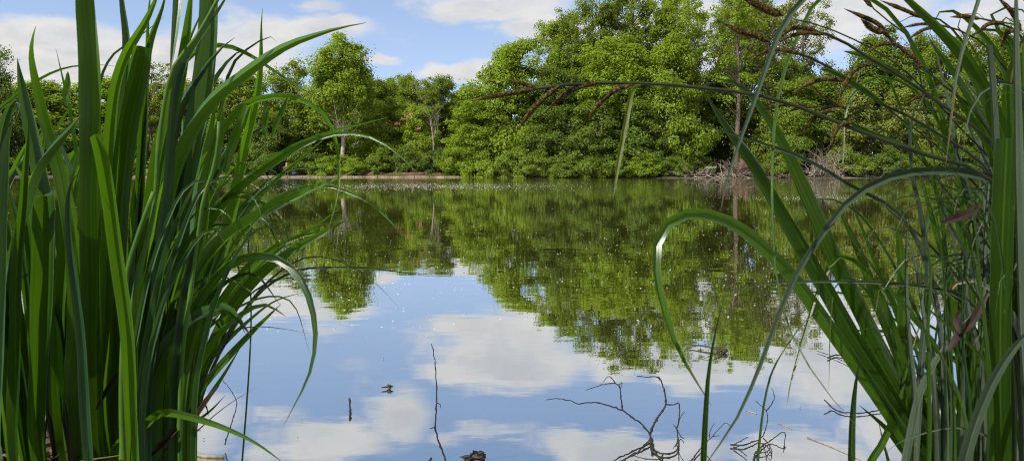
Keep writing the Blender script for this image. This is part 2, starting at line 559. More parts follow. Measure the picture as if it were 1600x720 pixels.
tag(g.build('ground', ground_mat()), kind='structure')


# ------------------------------------------------------------------ water
def water_mat():
    m, nt, out = new_mat('lake_water')
    geo = nd(nt, 'ShaderNodeNewGeometry')
    sp = nd(nt, 'ShaderNodeSeparateXYZ')
    nt.links.new(geo.outputs['Position'], sp.inputs[0])

    def noise(sc, det, rough=.5):
        mp = nd(nt, 'ShaderNodeMapping')
        mp.inputs['Scale'].default_value = sc
        nt.links.new(geo.outputs['Position'], mp.inputs['Vector'])
        n = setin(nd(nt, 'ShaderNodeTexNoise'), Scale=1.0, Detail=det, Roughness=rough)
        nt.links.new(mp.outputs[0], n.inputs['Vector'])
        return n.outputs['Fac']
    calm = noise((1.8, 2.8, 1), 2.0)
    fine = noise((5.0, 8.0, 1), 3.0)
    patch = noise((0.05, 0.10, 1), 3.0)
    # the breeze ruffles the far water and a streak in front of the far bank
    Y = sp.outputs[1]
    far = nd(nt, 'ShaderNodeMapRange', interpolation_type='SMOOTHSTEP')
    nt.links.new(math_n(nt, 'MULTIPLY_ADD', math_n(nt, 'SUBTRACT', patch, .5), 45.0, Y), far.inputs[0])
    far.inputs[1].default_value = 26
    far.inputs[2].default_value = 46
    hgt = math_n(nt, 'MULTIPLY', calm, 0.0011)
    amp = math_n(nt, 'MULTIPLY_ADD', far.outputs[0], 0.0034, 0.00022)
    hgt = math_n(nt, 'MULTIPLY_ADD', fine, amp, hgt)
    bp = setin(nd(nt, 'ShaderNodeBump'), Strength=1.0, Distance=1.0)
    nt.links.new(hgt, bp.inputs['Height'])
    gl = setin(nd(nt, 'ShaderNodeBsdfGlossy'), Roughness=0.0)
    gl.inputs['Color'].default_value = (0.96, 0.97, 0.98, 1)
    nt.links.new(bp.outputs[0], gl.inputs['Normal'])
    df = nd(nt, 'ShaderNodeBsdfDiffuse')
    df.inputs['Color'].default_value = (0.058, 0.062, 0.013, 1)
    fr = setin(nd(nt, 'ShaderNodeFresnel'), IOR=1.33)
    mr = nd(nt, 'ShaderNodeMapRange')
    nt.links.new(fr.outputs[0], mr.inputs[0])
    mr.inputs[1].default_value = 0.02
    mr.inputs[2].default_value = 0.6
    mr.inputs[3].default_value = 0.76
    mr.inputs[4].default_value = 0.88
    mx = nd(nt, 'ShaderNodeMixShader')
    nt.links.new(mr.outputs[0], mx.inputs[0])
    nt.links.new(df.outputs[0], mx.inputs[1])
    nt.links.new(gl.outputs[0], mx.inputs[2])
    nt.links.new(mx.outputs[0], out.inputs['Surface'])
    return m


w = MB()
w.v = [(-700, 0.3, 0), (700, 0.3, 0), (700, 96, 0), (-700, 96, 0)]
w.f = [(0, 1, 2, 3)]
tag(w.build('water', water_mat()), kind='structure')

# floating seed fluff and bits (nobody could count them)
rng = np.random.default_rng(11)


def flakes(name, n, mat, ylo, yhi, smin, smax, label, pw=1.0, xpad=1.1, zz=0.004):
    mb = MB()
    for k in range(n):
        py = yhi + (ylo - yhi) * rng.random() ** pw
        px = 800 + (rng.random() - .5) * 1600 * xpad
        p = at_water(px, py, 0.003)
        # they drift together in loose rafts
        if mnoise.noise(Vector((p.x * .35, p.y * .22, 1.5))) + rng.normal() * .3 < -0.12:
            continue
        s = (smin + (smax - smin) * rng.random() ** 2.2) * (0.35 + 0.65 * min(1, p.y / 14))
        b = len(mb.v)
        a0 = rng.random() * 6.28
        ns = 6
        for i in range(ns):
            r = s * (0.6 + .6 * rng.random())
            mb.v.append((p.x + math.cos(a0 + i * 6.283 / ns) * r, p.y + math.sin(a0 + i * 6.283 / ns) * r, zz))
        mb.v.append((p.x, p.y, zz + s * .2))
        for i in range(ns):
            mb.f.append((b + i, b + (i + 1) % ns, b + ns))
    o = mb.build(name, mat, smooth=False)
    return tag(o, label, 'floating debris', kind='stuff')


flakes('seed_fluff', 7500, M['fluff'], 520, 287, 0.004, 0.0125, 'white seed fluff scattered over the green lake surface', 1.45)
flakes('leaf_bits', 900, M['debris'], 720, 330, 0.003, 0.008, 'small dark leaf bits floating on the reflected sky', 0.9)


def sparkle_streak(name, n, mat, cx, cy, rx, ry, smin, smax, label):
    """White flakes standing in for sparkle on ripples: centre and half sizes in metres."""
    mb = MB()
    for k in range(n):
        x = cx + rng.normal() * rx * .55
        y = cy + rng.normal() * ry * .5 + 1.2 * math.sin(x * .7)
        s = smin + (smax - smin) * rng.random() ** 2
        b = len(mb.v)
        a0 = rng.random() * 6.28
        for i in range(5):
            r = s * (.6 + .6 * rng.random())
            mb.v.append((x + math.cos(a0 + i * 1.2566) * r, y + math.sin(a0 + i * 1.2566) * r, .004))
        mb.v.append((x, y, .004 + s * .3))
        for i in range(5):
            mb.f.append((b + i, b + (i + 1) % 5, b + 5))
    return tag(mb.build(name, mat, smooth=False), label, 'floating debris', kind='stuff')


sparkle_streak('sparkle_flakes', 2600, M['fluff'], -4.0, 43, 7.0, 10, .008, .022, 'glittering white streak of flakes for ripple sparkle on the water below the bare dead tree')  # pale flakes painted in for the sparkle of ruffled water
sparkle_streak('sparkle_flakes', 420, M['fluff'], 8.5, 25.5, 2.6, 2.4, .006, .016, 'short white streak of flakes for ripple sparkle on the water left of the sedge tangle')

# ------------------------------------------------------------------ far trees
def quads_mesh(name, cen, nrm_, size, rng, mat, aspect=0.62):
    n = len(cen)
    nrm_ = nrm_ / np.maximum(np.linalg.norm(nrm_, axis=1, keepdims=True), 1e-6)
    r = rng.normal(size=(n, 3))
    a = np.cross(nrm_, r)
    a /= np.maximum(np.linalg.norm(a, axis=1, keepdims=True), 1e-6)
    b = np.cross(nrm_, a)
    L = size[:, None] * .5
    W = L * aspect
    droop = nrm_ * L * -0.25
    v = np.stack([cen + a * L + droop, cen + b * W, cen - a * L + droop, cen - b * W], axis=1).reshape(-1, 3)
    me = bpy.data.meshes.new(name)
    me.vertices.add(4 * n)
    me.vertices.foreach_set('co', v.astype(np.float32).ravel())
    me.loops.add(4 * n)
    me.loops.foreach_set('vertex_index', np.arange(4 * n, dtype=np.int32))
    me.polygons.add(n)
    me.polygons.foreach_set('loop_start', np.arange(0, 4 * n, 4, dtype=np.int32))
    me.polygons.foreach_set('loop_total', np.full(n, 4, dtype=np.int32))
    me.materials.append(mat)
    me.update(calc_edges=True)
    return me


def make_tree(kind, seed):
    """-> (trunk mesh, crown mesh, height, half width); the crown is real leaves hung on boughs."""
    rng = np.random.default_rng(seed)
    P = dict(round=dict(H=16, W=5, clear=.30, n=130, lv=240, leaf=.30, cr=1.15, lobes=[(0, 0, .66, .85, .32), (.4, .1, .58, .55, .20), (-.42, -.1, .60, .52, .22), (.05, .2, .84, .5, .15), (0, -.5, .55, .5, .22)]),
             spread=dict(H=15, W=6, clear=.10, n=230, lv=215, leaf=.30, cr=1.2, lobes=[(0, 0, .58, .8, .34), (.5, .2, .46, .5, .22), (-.5, -.2, .50, .5, .22), (.1, 0, .82, .5, .17), (-.3, -.5, .22, .6, .17), (.4, -.5, .2, .6, .16), (-.6, .2, .24, .4, .18)]),
             tall=dict(H=22, W=5.5, clear=.22, n=220, lv=155, leaf=.27, cr=1.05, lobes=[(0, 0, .42, .85, .25), (.15, 0, .64, .85, .22), (-.2, .1, .80, .7, .16), (.55, -.3, .55, .45, .18), (-.6, .2, .58, .45, .18), (.35, .1, .86, .45, .10), (-.45, -.2, .86, .35, .08)]),
             sparse=dict(H=21, W=5, clear=.2, n=170, lv=75, leaf=.27, cr=.85, lobes=[(0, 0, .4, .85, .22), (.2, 0, .6, .85, .2), (-.2, .1, .8, .7, .17), (.5, -.2, .74, .45, .16), (-.55, .2, .62, .5, .16), (.3, .1, .9, .4, .07)]),
             open=dict(H=21, W=4.5, clear=.35, n=95, lv=75, leaf=.28, cr=.85, lobes=[(0, 0, .52, .75, .16), (.25, 0, .68, .8, .16), (-.25, .1, .82, .7, .15), (.5, -.2, .78, .45, .13), (.2, .1, .93, .4, .06)]),
             dense=dict(H=13, W=4.5, clear=.08, n=160, lv=210, leaf=.27, cr=1.05, lobes=[(0, 0, .5, .9, .36), (0, .1, .8, .55, .18), (.3, -.4, .22, .7, .2), (-.4, -.3, .25, .7, .2)]),
             shrub=dict(H=4, W=3, clear=.02, n=80, lv=150, leaf=.20, cr=.62, lobes=[(0, 0, .4, .85, .42), (.5, -.1, .3, .5, .3), (-.5, .1, .33, .5, .32), (.1, .1, .7, .5, .24)]),
             small=dict(H=8, W=3.6, clear=.05, n=120, lv=190, leaf=.24, cr=.8, lobes=[(0, 0, .48, .8, .36), (.45, -.2, .3, .5, .24), (-.45, -.2, .32, .5, .24), (.05, 0, .8, .5, .18), (0, -.5, .14, .7, .15)]))[kind]
    H, W = P['H'], P['W']
    lob = P['lobes']
    vol = np.array([l[3] * l[3] * l[4] for l in lob]) ** .7
    vol /= vol.sum()
    cl = []
    while len(cl) < P['n']:
        l = lob[rng.choice(len(lob), p=vol)]
        d = rng.normal(size=3)
        d /= np.linalg.norm(d)
        r = rng.random() ** .38
        c = np.array([(l[0] + d[0] * r * l[3]) * W, (l[1] + d[1] * r * l[3]) * W, (l[2] + d[2] * r * l[4]) * H])
        if c[2] < H * 0.03 + .25: c[2] = H * .03 + .25 + rng.random() * .5
        cl.append(c)
    cl = np.array(cl)
    cen, nr, sz = [], [], []
    for c in cl:
        k = int(P['lv'] * (0.55 + .9 * rng.random()))
        cr = P['cr'] * (0.65 + .7 * rng.random())
        d = rng.normal(size=(k, 3))
        d /= np.linalg.norm(d, axis=1, keepdims=True)
        rr = rng.random(k) ** .5
        off = d * rr[:, None] * cr * np.array([1, 1, .62])
        # ragged: a few sprays reach out of the clump
        sp = rng.random(k) < .12
        off[sp] *= 1.55
        outw = c - np.array([0, 0, H * .45])
        outw = outw / (np.linalg.norm(outw) + 1e-6)
        cen.append(c + off)
        nr.append(d * .55 + np.array([0, 0, .65]) + outw * .35 + rng.normal(size=(k, 3)) * .45)
        sz.append(P['leaf'] * (0.6 + .8 * rng.random(k)))
    cen = np.concatenate(cen)
    keep = cen[:, 2] > .05
    crown = lambda mat, nm: quads_mesh(nm, cen[keep], np.concatenate(nr)[keep], np.concatenate(sz)[keep], rng, mat)
    mb = MB()
    top = H * (.80 if kind in ('tall', 'sparse', 'open') else .72)
    r0 = H * .016 + .04
    ctr = [(math.sin(t * 5 + seed) * .25 * t * W * .4, math.cos(t * 4.3 + seed) * .2 * t * W * .4, -0.3 + (top + .3) * t) for t in np.linspace(0, 1, 9)]
    nst = 1 if kind not in ('shrub',) else 4
    if nst == 1:
        mb.tube(ctr, [r0 * (1.25 - 1.1 * t) if t > .02 else r0 * 1.7 for t in np.linspace(0, 1, 9)], 8)
    else:
        for s in range(nst):
            ang = s * 1.6 + seed
            mb.tube([(math.cos(ang) * .2 * k, math.sin(ang) * .2 * k, -.2 + k * .5) for k in range(6)], [.05 * (1 - k / 7) for k in range(6)], 5)
    order = rng.permutation(len(cl))[:int(len(cl) * (.85 if kind in ('sparse', 'tall', 'open') else .5))]
    for i in order:
        c = cl[i]
        hz = math.hypot(c[0], c[1])
        zt = max(H * P['clear'] * .8, c[2] - hz * (0.7 + .5 * rng.random()))
        zt = min(zt, top * .97)
        t = (zt + .3) / (top + .3)
        b0 = np.array([math.sin(t * 5 + seed) * .25 * t * W * .4, math.cos(t * 4.3 + seed) * .2 * t * W * .4, zt])
        mid = b0 * .45 + c * .55 + np.array([rng.normal() * .25, rng.normal() * .25, -.12 * hz])
        rb = r0 * .32 * (1.1 - t) + .018
        mb.tube([b0, b0 * .75 + mid * .25, mid, c], [rb, rb * .8, rb * .55, .012], 4, False)
    return mb, crown, H, W


def bare_tree(seed, H=12, spread=1.0, up=.5, n0=5):
    rng = np.random.default_rng(seed)
    mb = MB()

    def grow(p, d, L, r, lev):
        pts, rad = [Vector(p)], [r]
        q = Vector(p)
        d = Vector(d).normalized()
        for k in range(5):
            d = (d + Vector(rng.normal(size=3) * .16) + Vector((0, 0, .05 * up))).normalized()
            q = q + d * L / 5
            pts.append(q.copy())
            rad.append(r * (1 - .16 * (k + 1)))
        mb.tube(pts, rad, 5 if lev > 1 else 7, False)
        if lev < 4:
            for k in range(n0 if lev < 3 else 4):
                i = rng.integers(1, 6)
                dd = (d + Vector(rng.normal(size=3) * .62 * spread)).normalized()
                grow(pts[i], dd, L * (.42 + .25 * rng.random()), rad[i] * .6, lev + 1)
    grow((0, 0, -.2), (0.03, 0, 1), H * .55, H * .011 + .03, 1)
    return mb


_protos = {}


def proto(kind, seed, mat, bark='bark'):
    key = (kind, seed, mat, bark)
    if key not in _protos:
        k2 = (kind, seed)
        if k2 not in _protos:
            _protos[k2] = make_tree(kind, seed)
        mb, crown, H, W = _protos[k2]
        _protos[key] = (mb.mesh('trunk', M[bark]), crown(M[mat], 'crown'), H, W)
    return _protos[key]


def plant(kind, seed, mat, px, top, wpx, Y, name, label, cat, group, bark='bark', sink=0.05):
    tm, cm, H, W = proto(kind, seed, mat, bark)
    X = at(px, HZ, Y).x
    gz = ground_z(X, Y) - sink
    h = at(px, top, Y).z - gz
    sx = (wpx / FPX * Y) / (2 * W)
    t = thing(name, (X, Y, gz), label, cat, group, rz=random.random() * 6.28, scale=(sx, sx, h / H))
    link('stem' if cat == 'shrub' else 'trunk', tm, t)
    link('crown', cm, t)
    return t


GT = 'trees along the far bank'
GS = 'shrubs at the far water edge'
trees = [
    # kind seed mat px top wpx Y label bark
    ('dense', 1, 'dark', -70, 60, 150, 100, 'dark tree cut off by the left edge of the view', 'bark'),
    ('dense', 2, 'dark', 8, 74, 90, 99, 'dark green tree in the far left corner behind the iris blades', 'bark'),
    ('spread', 3, 'bright', 78, 122, 210, 118, 'low bushy tree between the two curved iris tips at left', 'bark'),
    ('spread', 4, 'bright', 165, 114, 220, 122, 'yellow green tree seen behind the tallest upright iris blade', 'bark'),
    ('sparse', 5, 'mid', 238, 84, 90, 112, 'thin airy tree rising over the low tree line behind the blunt iris blade', 'bark'),
    ('spread', 3, 'olive', 318, 114, 200, 120, 'pale olive tree behind the white parked car', 'bark'),
    ('spread', 4, 'mid', 385, 104, 120, 108, 'mid green tree behind the upright pointed iris leaf', 'bark'),
    ('dense', 1, 'mid', 448, 78, 105, 104, 'green crown just left of the tall round bright tree', 'bark'),
    ('round', 6, 'bright', 535, 44, 122, 97, 'tall bright green tree with round crown and pale trunk', 'pale_bark'),
    ('dense', 2, 'bright', 500, 130, 110, 104, 'leafy tree under and left of the round bright crown', 'bark'),
    ('spread', 9, 'bright', 622, 108, 96, 117, 'smaller tree just right of the tall round bright one', 'bark'),
    ('spread', 4, 'bright', 608, 148, 108, 101, 'low tree left of the house', 'bark'),
    ('spread', 9, 'mid', 590, 112, 120, 114, 'mid green tree filling in behind the pale trunk', 'bark'),
    ('spread', 3, 'olive', 655, 122, 110, 116, 'pale tree behind the house roof', 'bark'),
    ('spread', 4, 'mid', 722, 126, 100, 115, 'broad tree in the lowest dip of the tree line', 'bark'),
    ('tall', 8, 'mid', 690, 106, 84, 108, 'slim tree behind the bare dead tree', 'bark'),
    ('round', 6, 'mid', 738, 132, 80, 110, 'rounded tree in the dip right of the bare dead tree', 'bark'),
    ('spread', 9, 'bright', 800, 50, 150, 93, 'broad bright tree at the left end of the tall wood', 'bark'),
    ('spread', 3, 'bright', 752, 150, 130, 91, 'low spreading bright tree overhanging the water at the end of the stone edge', 'bark'),
    ('sparse', 5, 'mid', 893, 0, 92, 97, 'tall thin tree with sky showing through right of the broad bright tree', 'bark'),
    ('tall', 11, 'mid', 985, -62, 125, 98, 'tallest tree of the wood, its top out of view', 'bark'),
    ('tall', 8, 'mid', 938, -25, 110, 101, 'tall leafy tree just left of the tallest one', 'bark'),
    ('round', 6, 'bright', 962, 48, 140, 90, 'bright round crown standing forward below the tallest tree', 'bark'),
    ('spread', 9, 'dark', 880, 95, 140, 92, 'deep green tree between the two bright crowns of the wood', 'bark'),
    ('tall', 11, 'bright', 1048, -30, 110, 97, 'tall yellow green tree left of the gap with sky showing', 'bark'),
    ('spread', 4, 'bright', 1042, 40, 130, 90, 'full bright crown above the bank of dark ivy', 'bark'),
    ('sparse', 10, 'mid', 1124, -2, 90, 99, 'open tree with a patch of sky through its middle', 'bark'),
    ('tall', 8, 'mid', 1162, -50, 125, 103, 'tall tree behind the brown sedge spikes, crown leaving the view', 'bark'),
    ('open', 15, 'olive', 1200, -40, 110, 92, 'thin olive tree above the fallen branches', 'bark'),
    ('open', 16, 'olive', 1252, -14, 96, 97, 'sparse feathery tree at the right end of the tall wood', 'bark'),
    ('spread', 9, 'mid', 1225, 85, 120, 92, 'mid green tree in front of the sparse feathery one', 'bark'),
    ('round', 7, 'olive', 1300, 98, 100, 98, 'lower olive tree in the gap right of the tall wood', 'bark'),
    ('round', 6, 'mid', 1368, 38, 122, 103, 'round tree behind the drooping sedge spikes right of the gap', 'bark'),
    ('spread', 3, 'mid', 1432, 46, 130, 100, 'wide tree behind the crossing sedge stalks', 'bark'),
    ('spread', 9, 'mid', 1510, 36, 130, 98, 'tree behind the dark fan of sedge blades at right', 'bark'),
    ('round', 7, 'mid', 1585, 34, 120, 97, 'tree at the right edge behind the upright sedge blades', 'bark'),
    ('spread', 4, 'dark', 1670, 30, 150, 98, 'dark tree cut off by the right edge of the view', 'bark'),
    ('spread', 4, 'mid', 910, 66, 170, 99, 'leafy crown filling the wood behind the bright round crown', 'bark'),
    ('spread', 3, 'bright', 1000, 78, 160, 96, 'yellow green crown in the middle of the tall wood', 'bark'),
    ('spread', 9, 'mid', 1095, 112, 170, 98, 'wide crown below the patch of sky in the tall wood', 'bark'),
    ('open', 15, 'bright', 1150, -34, 100, 90, 'bright crown behind the crossing of the two sedge leaves', 'bark'),
    ('open', 16, 'bright', 1076, -36, 100, 91, 'open tree with a dark bare lower trunk left of the sky patch', 'bark'),
    ('tall', 8, 'bright', 872, 8, 110, 100, 'tall tree at the left shoulder of the high wood', 'bark'),
    ('spread', 3, 'mid', 1268, 112, 140, 95, 'broad green tree filling the low gap at the right end of the wood', 'bark'),
    ('small', 14, 'bright', 655, 158, 76, 98, 'small round tree right of the house', 'bark'),
    ('small', 13, 'olive', 1340, 128, 110, 91, 'pale bush-like tree above the grey dead bush', 'bark'),
    ('small', 14, 'olive', 1412, 130, 110, 90, 'pale small tree between the two sedge clumps on the far bank', 'bark'),
    ('small', 13, 'mid', 1490, 125, 110, 90, 'small tree low on the far bank behind the sedge tangle', 'bark'),
    ('small', 14, 'mid', 1570, 120, 120, 90, 'small tree low on the far bank at the right edge', 'bark'),
    ('small', 13, 'dark', 855, 160, 100, 87, 'dark small tree leaning to the water left of the white bird', 'bark'),
    ('small', 14, 'dark', 925, 150, 110, 86.5, 'dark ivy-clad small tree right above the white bird', 'bark'),
    ('small', 13, 'dark', 1000, 150, 110, 87, 'dark small tree halfway along the shaded right bank', 'bark'),
    ('small', 14, 'mid', 1065, 175, 90, 88, 'small green tree left of the fallen branches', 'bark'),
    ('small', 13, 'mid', 1235, 165, 90, 88.5, 'small tree between fallen branches and grey dead bush', 'bark'),
    ('small', 14, 'olive', 1190, 150, 90, 97, 'sunlit yellowish small tree behind the fallen branches', 'bark'),
    ('small', 13, 'mid', 35, 175, 120, 104, 'small tree at the far left behind the iris clump', 'bark'),
    ('small', 14, 'mid', 130, 180, 120, 106, 'small tree behind the tallest upright iris blade', 'bark'),
    ('small', 13, 'dark', 345, 185, 90, 103, 'dark small tree right of the parked car', 'bark'),
    ('small', 14, 'dark', 425, 170, 100, 100, 'dark small tree above the seated angler', 'bark'),
]
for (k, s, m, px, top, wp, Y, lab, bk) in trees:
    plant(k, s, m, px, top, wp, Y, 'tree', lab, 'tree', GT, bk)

shrubs = [
    (21, 'dark', 478, 222, 70, 92.6, 'dark shrub beside the seated angler'),
    (22, 'bright', 505, 240, 66, 91.9, 'light green low shrub on the stone edge below the round tree'),
    (23, 'bright', 548, 238, 66, 92.3, 'light green shrub in front of the pale trunk'),
    (21, 'mid', 594, 230, 66, 93.1, 'green shrub right of the pale trunk'),
    (22, 'dark', 640, 222, 70, 93.6, 'dark shrub on the bank below the house'),
    (23, 'dark', 684, 226, 66, 93.1, 'dark shrub at the foot of the bare dead tree'),
    (21, 'bright', 722, 205, 70, 90.6, 'bright shrub at the end of the stone edge'),
    (22, 'bright', 755, 222, 80, 88.6, 'bright shrub hanging into the water beside the stone edge'),
    (23, 'mid', 806, 222, 80, 85.9, 'green shrub touching the water under the broad bright tree'),
    (21, 'mid', 846, 232, 66, 84.9, 'low shrub at the waterline left of the white bird'),
    (22, 'mid', 884, 240, 60, 84.4, 'low shrub at the waterline just behind the white bird'),
    (23, 'mid', 924, 238, 66, 84.0, 'low shrub at the waterline right of the white bird'),
    (21, 'mid', 966, 240, 66, 84.4, 'low leafy shrub in the middle of the shaded right bank'),
    (22, 'bright', 1008, 236, 70, 84.4, 'brighter shrub left of the hanging yellow sedge leaf on the shaded bank'),
    (23, 'mid', 1050, 236, 60, 84.9, 'shrub at the left end of the fallen branches'),
    (21, 'olive', 1078, 232, 50, 87.4, 'pale sunlit shrub just above the fallen branches'),
    (22, 'mid', 1222, 226, 60, 85.4, 'shrub between the upturned roots and the grey dead bush'),
    (23, 'mid', 1330, 228, 70, 84.9, 'shrub just right of the grey dead bush'),
    (21, 'dark', 1384, 225, 76, 85.4, 'dark shrub at the waterline behind the arching grey sedge leaf'),
    (22, 'mid', 1440, 225, 76, 85.4, 'shrub at the waterline seen through the sedge tangle'),
    (23, 'dark', 1505, 222, 80, 85.4, 'dark shrub at the waterline behind the right sedge clump'),
    (21, 'mid', 1575, 220, 80, 85.4, 'shrub at the waterline at the right edge'),
    (22, 'mid', 20, 232, 90, 98.0, 'shrub on the far bank at the left edge'),
    (23, 'mid', 100, 236, 90, 99.0, 'shrub on the far bank behind the left iris blades'),
    (21, 'bright', 185, 238, 80, 99.0, 'light shrub on the far bank left of the parked car'),
    (22, 'mid', 372, 236, 70, 97.0, 'shrub on the lawn right of the parked car'),
    (23, 'dark', 420, 228, 70, 96.0, 'dark shrub left of the seated angler'),
]
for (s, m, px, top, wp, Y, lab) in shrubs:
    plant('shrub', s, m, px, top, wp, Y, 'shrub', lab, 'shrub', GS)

# far wood behind everything, one dense mass
rngw = np.random.default_rng(5)
n = 26000
X = (rngw.random(n) - .5) * 320
Yw = 138 + rngw.random(n) * 14
hmax = np.array([10.5 + 3.0 * mnoise.noise(Vector((x * .06, 0, 0))) + 2.0 * mnoise.noise(Vector((x * .25, 4, 0))) for x in X])
Z = 1.5 + hmax * rngw.random(n) ** .8
wood = quads_mesh('far_wood', np.stack([X, Yw, Z], 1), rngw.normal(size=(n, 3)) * .6 + np.array([0, -.3, .7]), .9 + .6 * rngw.random(n), rngw, M['mid'])
tag(link('far_wood', wood), 'dense green wood filling the horizon behind the bank trees', 'wood', kind='stuff')

# bare dead tree
b = bare_tree(31, 11.5, .7, 1.6, 5)
Xd = at(681, HZ, 93.6).x
t = thing('dead_tree', (Xd, 93.6, ground_z(Xd, 93.6)), 'bare dead tree with pale brown branches amid green crowns', 'tree')
tr = b.build('trunk', M['deadwood'], t)
# bare twiggy crown tops seen against the sky at the right end of the wood
b = bare_tree(37, 21, .42, 2.2, 5)
Xd = at(1212, HZ, 100).x
t = thing('bare_tree', (Xd, 100, ground_z(Xd, 100)), 'leafless twiggy tree top against the sky above the tall wood', 'tree')
b.build('trunk', M['bark'], t)

# ------------------------------------------------------------------ far bank details
e = MB()
N = 60
for k in range(N):
    x0, x1 = -44 + 45.5 * k / N, -44 + 45.5 * (k + 1) / N - 0.03
    j = .03 * math.sin(k * 2.7)
    e.box((x0, 90.15 + j, -0.5), (x1, 90.75, 0.15 + .012 * math.sin(k * 1.3)))
tag(e.build('stone_edging', M['stone'], smooth=False), kind='structure')
e = MB()
e.v = [(-44, 90.76, .165), (1, 90.76, .165), (1, 91.9, .20), (-44, 91.9, .20)]
e.f = [(0, 1, 2, 3)]
tag(e.build('path', M['stone']), kind='structure')
rt = np.random.default_rng(77)
nt_ = 9000
tx = -44 + 46 * rt.random(nt_)
ty = 90.35 + .9 * rt.random(nt_)
tz = .10 + .32 * rt.random(nt_) * np.array([max(0, .35 + 1.6 * mnoise.noise(Vector((x * .55, 2.2, 0)))) for x in tx])
kp = tz > .17
tufts = quads_mesh('grass_tufts', np.stack([tx, ty, tz], 1)[kp], (rt.normal(size=(nt_, 3)) * .8 + np.array([0, -.6, .5]))[kp], (.10 + .12 * rt.random(nt_))[kp], rt, M['mid'], .4)
tag(link('grass_tufts', tufts), 'tufts of grass hanging over the stone edge of the lake', 'grass', kind='stuff')
e = MB()
for k in range(30):
    x = -17 + k * .62
    e.blob((x, 92.1 + .2 * math.sin(k), .22), (.7, .4, .3), k, .5)
tag(e.build('earth_bank', M['earth']), kind='structure')

# angler
pm_skin = simple_mat('skin', (0.45, 0.28, 0.2), (0.5, 0.33, 0.24), 8, .6)
pm_jacket = simple_mat('navy_jacket', (0.018, 0.02, 0.045), (0.035, 0.04, 0.075), 8, .8)
pm_red = simple_mat('maroon_jumper', (0.10, 0.02, 0.025), (0.15, 0.035, 0.04), 8, .8)


def skinned(name, joints, edges, radii, mat, parent):
    me = bpy.data.meshes.new(name)
    me.from_pydata(joints, edges, [])
    o = link(name, me, parent)
    sk = o.modifiers.new('skin', 'SKIN')
    sk.use_smooth_shade = True
    for v, r in zip(me.skin_vertices[0].data, radii):
        v.radius = (r, r)
    me.skin_vertices[0].data[0].use_root = True
    ss = o.modifiers.new('sub', 'SUBSURF')
    ss.levels = ss.render_levels = 2
    me.materials.append(mat)
    return o


pa = at(449, 270, 91.6)
person = thing('person', (pa.x, 91.3, .18), 'person in dark clothes sitting on the stone edge by the water', 'person', rz=.25)
skinned('body', [(0, 0, .42), (0, -.02, .62), (0, -.03, .85), (0, -.04, .98), (0, -.05, 1.06), (0, -.06, 1.17),
                 (-.2, -.02, .86), (-.27, -.12, .62), (-.14, -.34, .56), (.2, -.02, .86), (.27, -.12, .62), (.14, -.34, .56),
                 (-.1, -.02, .4), (-.14, -.42, .44), (-.14, -.46, .04), (-.14, -.6, .03), (.1, -.02, .4), (.14, -.42, .44), (.14, -.46, .04), (.14, -.6, .03)],
        [(0, 1), (1, 2), (2, 3), (3, 4), (4, 5), (2, 6), (6, 7), (7, 8), (2, 9), (9, 10), (10, 11), (0, 12), (12, 13), (13, 14), (14, 15), (0, 16), (16, 17), (17, 18), (18, 19)],
        [.15, .15, .16, .06, .09, .09, .07, .055, .045, .07, .055, .045, .1, .075, .055, .045, .1, .075, .055, .045], pm_skin, person)
jk = MB()
jk.blob((0, -.02, .68), (.24, .17, .32), 3, .1)
jk.tube([(-.19, -.02, .88), (-.28, -.12, .63), (-.16, -.30, .56)], [.09, .075, .06], 8)
jk.tube([(.19, -.02, .88), (.28, -.12, .63), (.16, -.30, .56)], [.09, .075, .06], 8)
jk.build('jacket', pm_red, person)
tr_ = MB()
for s in (-1, 1):
    tr_.tube([(s * .1, 0, .4), (s * .14, -.40, .45), (s * .14, -.47, .38), (s * .14, -.46, .08)], [.12, .1, .09, .075], 8)
tr_.build('trousers', pm_jacket, person)
ha = MB()
ha.blob((0, -.04, 1.22), (.105, .115, .09), 4, .05)
ha.build('hair', simple_mat('grey_hair', (.3, .28, .25), (.5, .48, .45), 30), person)
st = thing('folding_stool', (pa.x, 91.35, .18), 'small dark folding stool under the seated angler', 'stool', rz=.25)
s_ = MB(); s_.box((-.2, -.16, .27), (.2, .2, .30)); s_.build('seat', pm_jacket, st, False)
for sx in (-1, 1):
    s_ = MB(); s_.tube([(sx * .18, -.14, 0), (sx * .18, .18, .27)], .015, 6); s_.tube([(sx * .16, .18, 0), (sx * .16, -.14, .27)], .015, 6)
    s_.build('leg', M['twig'], st)
tb = MB(); tb.blob((pa.x + .75, 91.4, .36), (.32, .25, .22), 2, .15)
tag(tb.build('tackle_bag', pm_jacket), 'dark tackle bag on the stone edge beside the angler', 'bag')
tb = MB(); tb.tube([(pa.x - .1, 91.2, .85), (pa.x - 1.2, 90.2, .95), (pa.x - 2.6, 88.6, 1.15)], [.02, .015, .006], 5)
tag(tb.build('fishing_rod', M['twig']), 'thin fishing rod held out over the water by the angler', 'fishing rod')

# white parked car on the lawn far behind
wm = simple_mat('white_paint', (.72, .72, .72), (.8, .8, .8), 2, .3, .5)
gm = simple_mat('car_glass', (.02, .025, .03), (.03, .035, .04), 2, .08, .8)
rm = simple_mat('tyre_rubber', (.015, .015, .015), (.03, .03, .03), 20, .8)
Xc = at(304, HZ, 128).x
car = thing('parked_car', (Xc, 128, ground_z(Xc, 128) + .01), 'white car parked on the lawn seen between the iris blades', 'car', rz=.2)


def loft(secs):
    mb = MB()
    n = len(secs[0])
    for s in secs:
        mb.v += s
    for j in range(len(secs) - 1):
        for i in range(n):
            mb.f.append((j * n + i, j * n + (i + 1) % n, (j + 1) * n + (i + 1) % n, (j + 1) * n + i))
    mb.f.append(tuple(range(n - 1, -1, -1)))
    mb.f.append(tuple((len(secs) - 1) * n + i for i in range(n)))
    return mb


